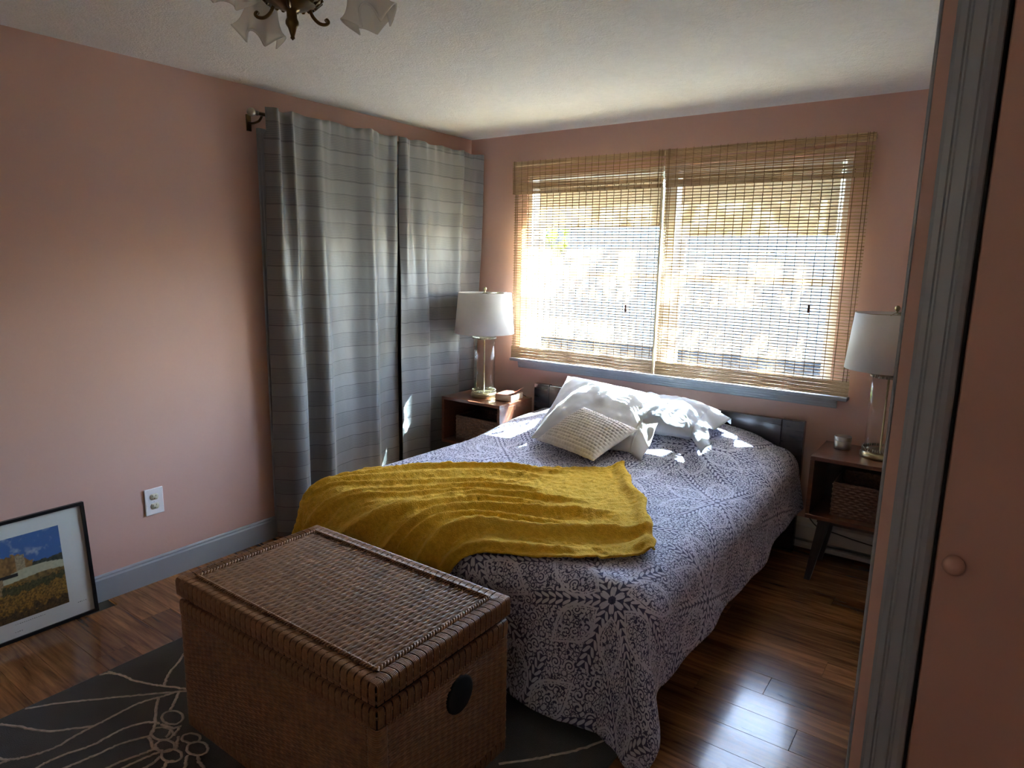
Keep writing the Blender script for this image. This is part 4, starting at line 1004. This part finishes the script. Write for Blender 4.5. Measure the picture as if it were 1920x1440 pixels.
for k_ in range(3):
    an = math.radians((0, 132, 243)[k_]); dx = RV*math.cos(an)+FV*math.sin(an)
    def pt(rr_, z_): return (dx[0]*rr_, dx[1]*rr_, zz(z_))
    arm = tube('arm', catmull([pt(.03, 2.165), pt(.06, 2.20), pt(.09, 2.245), pt(.125, 2.250), pt(.142, 2.225), pt(.145, 2.195)], 8), .006, 'dark_brass', chd, 8)
    ax_ = np.array(pt(.145, 2.195)); dirn = np.array([dx[0]*.28, dx[1]*.28, -1]); dirn /= np.linalg.norm(dirn)
    e_1 = np.cross(dirn, [0, 0, 1.]); e_1 /= np.linalg.norm(e_1); e_2 = np.cross(dirn, e_1)
    nt_, ns_ = 72, 22; th_ = np.linspace(0, 2*PI, nt_, endpoint=False); Q = np.zeros((ns_, nt_, 3))
    for i in range(ns_):
        s_ = i/(ns_-1); rad = .017+.014*math.sin(s_*PI*.9)*1.0+.028*s_**3
        ruf = .30*s_**3; rr_ = rad*(1+ruf*np.cos(5*th_+k_*1.3)); dz = .105*s_+.014*s_**4*np.cos(5*th_+k_*1.3+PI)
        Q[i] = ax_+dirn*dz[:, None]+rr_[:, None]*(np.cos(th_)[:, None]*e_1+np.sin(th_)[:, None]*e_2)
    sh_ = grid('glass_shade', Q, 'frost', chd, cv=True); sm_ = sh_.modifiers.new('t', 'SOLIDIFY'); sm_.thickness = .003
    hl = tubepts([tuple(ax_-dirn*.012), tuple(ax_+dirn*.0), tuple(ax_+dirn*.02)], (.012, .022, .020), 16)
    grid('socket_cup', hl, 'dark_brass', chd, cv=True, caps=True)
    an2 = an+PI/3*1.0-.35; d2_ = RV*math.cos(an2)+FV*math.sin(an2)
    def p2(rr_, z_): return (d2_[0]*rr_, d2_[1]*rr_, zz(z_))
    sc = catmull([p2(.040, 2.128), p2(.048, 2.112), p2(.062, 2.102), p2(.076, 2.102), p2(.084, 2.108), p2(.081, 2.113), p2(.077, 2.110)], 6)
    tube('scroll', sc, np.linspace(.0042, .0036, len(sc)), 'dark_brass', chd, 7)

# ------------------------------------------------------------------ outdoors
struct(box('ground', (-60, -60, -.55), (60, 70, -.5), 'lawn'))
fe = thing('glare_fence', 'added pale blue-grey board fence holding back the glare outside the window', 'fence', (-3.5, 12.0, -.5))  # fence added to block the bright horizon seen through the blinds
bm_ = None
for i in range(19):
    if bm_ is None:
        o = box('board', (-13, -.012, 0), (13, .012, .163), 'fence', fe, bev=.004); bm_ = o.data
    else: o = link('board', bm_, None, fe)
    o.location = (0, 0, .04+i*.168); o.rotation_euler = (math.radians(2), 0, 0)
pm_ = None
for i in range(11):
    if pm_ is None: o = box('post', (-.05, .03, 0), (.05, .13, 3.26), 'fence', fe); pm_ = o.data
    else: o = link('post', pm_, None, fe)
    o.location = (-12.5+i*2.5, 0, 0)
def tree(name, base, h_, cr, cz, n_, leafs, label, seed, trunk=.12):
    g = np.random.default_rng(seed); t = thing(name, label, 'tree', base)
    tube('trunk', catmull([(0, 0, 0), (.05, .1, h_*.35), (-.06, .05, h_*.7), (0, 0, h_)], 6), np.linspace(trunk, trunk*.35, 19), 'bark', t, 10)
    V = []; F = []
    for i in range(n_):
        d_ = g.normal(size=3); d_ /= np.linalg.norm(d_); rr_ = cr*np.array([1, 1, .85])*g.random()**.4
        c_ = d_*rr_+np.array([0, 0, cz]); a_ = g.normal(size=3); a_ /= np.linalg.norm(a_); b__ = np.cross(a_, g.normal(size=3)); b__ /= np.linalg.norm(b__)
        l_ = leafs*(.7+.6*g.random()); w_ = l_*.3; cc_ = np.cross(a_, b__)*l_*.06; k_ = len(V)
        V += [c_-a_*l_*.5, c_+b__*w_+cc_, c_+a_*l_*.5, c_-b__*w_+cc_]; F.append((k_, k_+1, k_+2, k_+3))
    fo = mk('foliage', V, F, 'leaf', t); fo['kind'] = 'stuff'
    return t
tree('leafy_tree', (-3.7, 4.6, -.5), 4.2, 1.7, 3.0, 2600, .16, 'yellow green tree outside, seen at the left edge of the window', 71)
tree('leafy_tree', (3.05, 2.45, -.5), 4.2, 1.35, 4.75, 2000, .12, 'tall tree outside whose crown dapples the sunlight', 72)
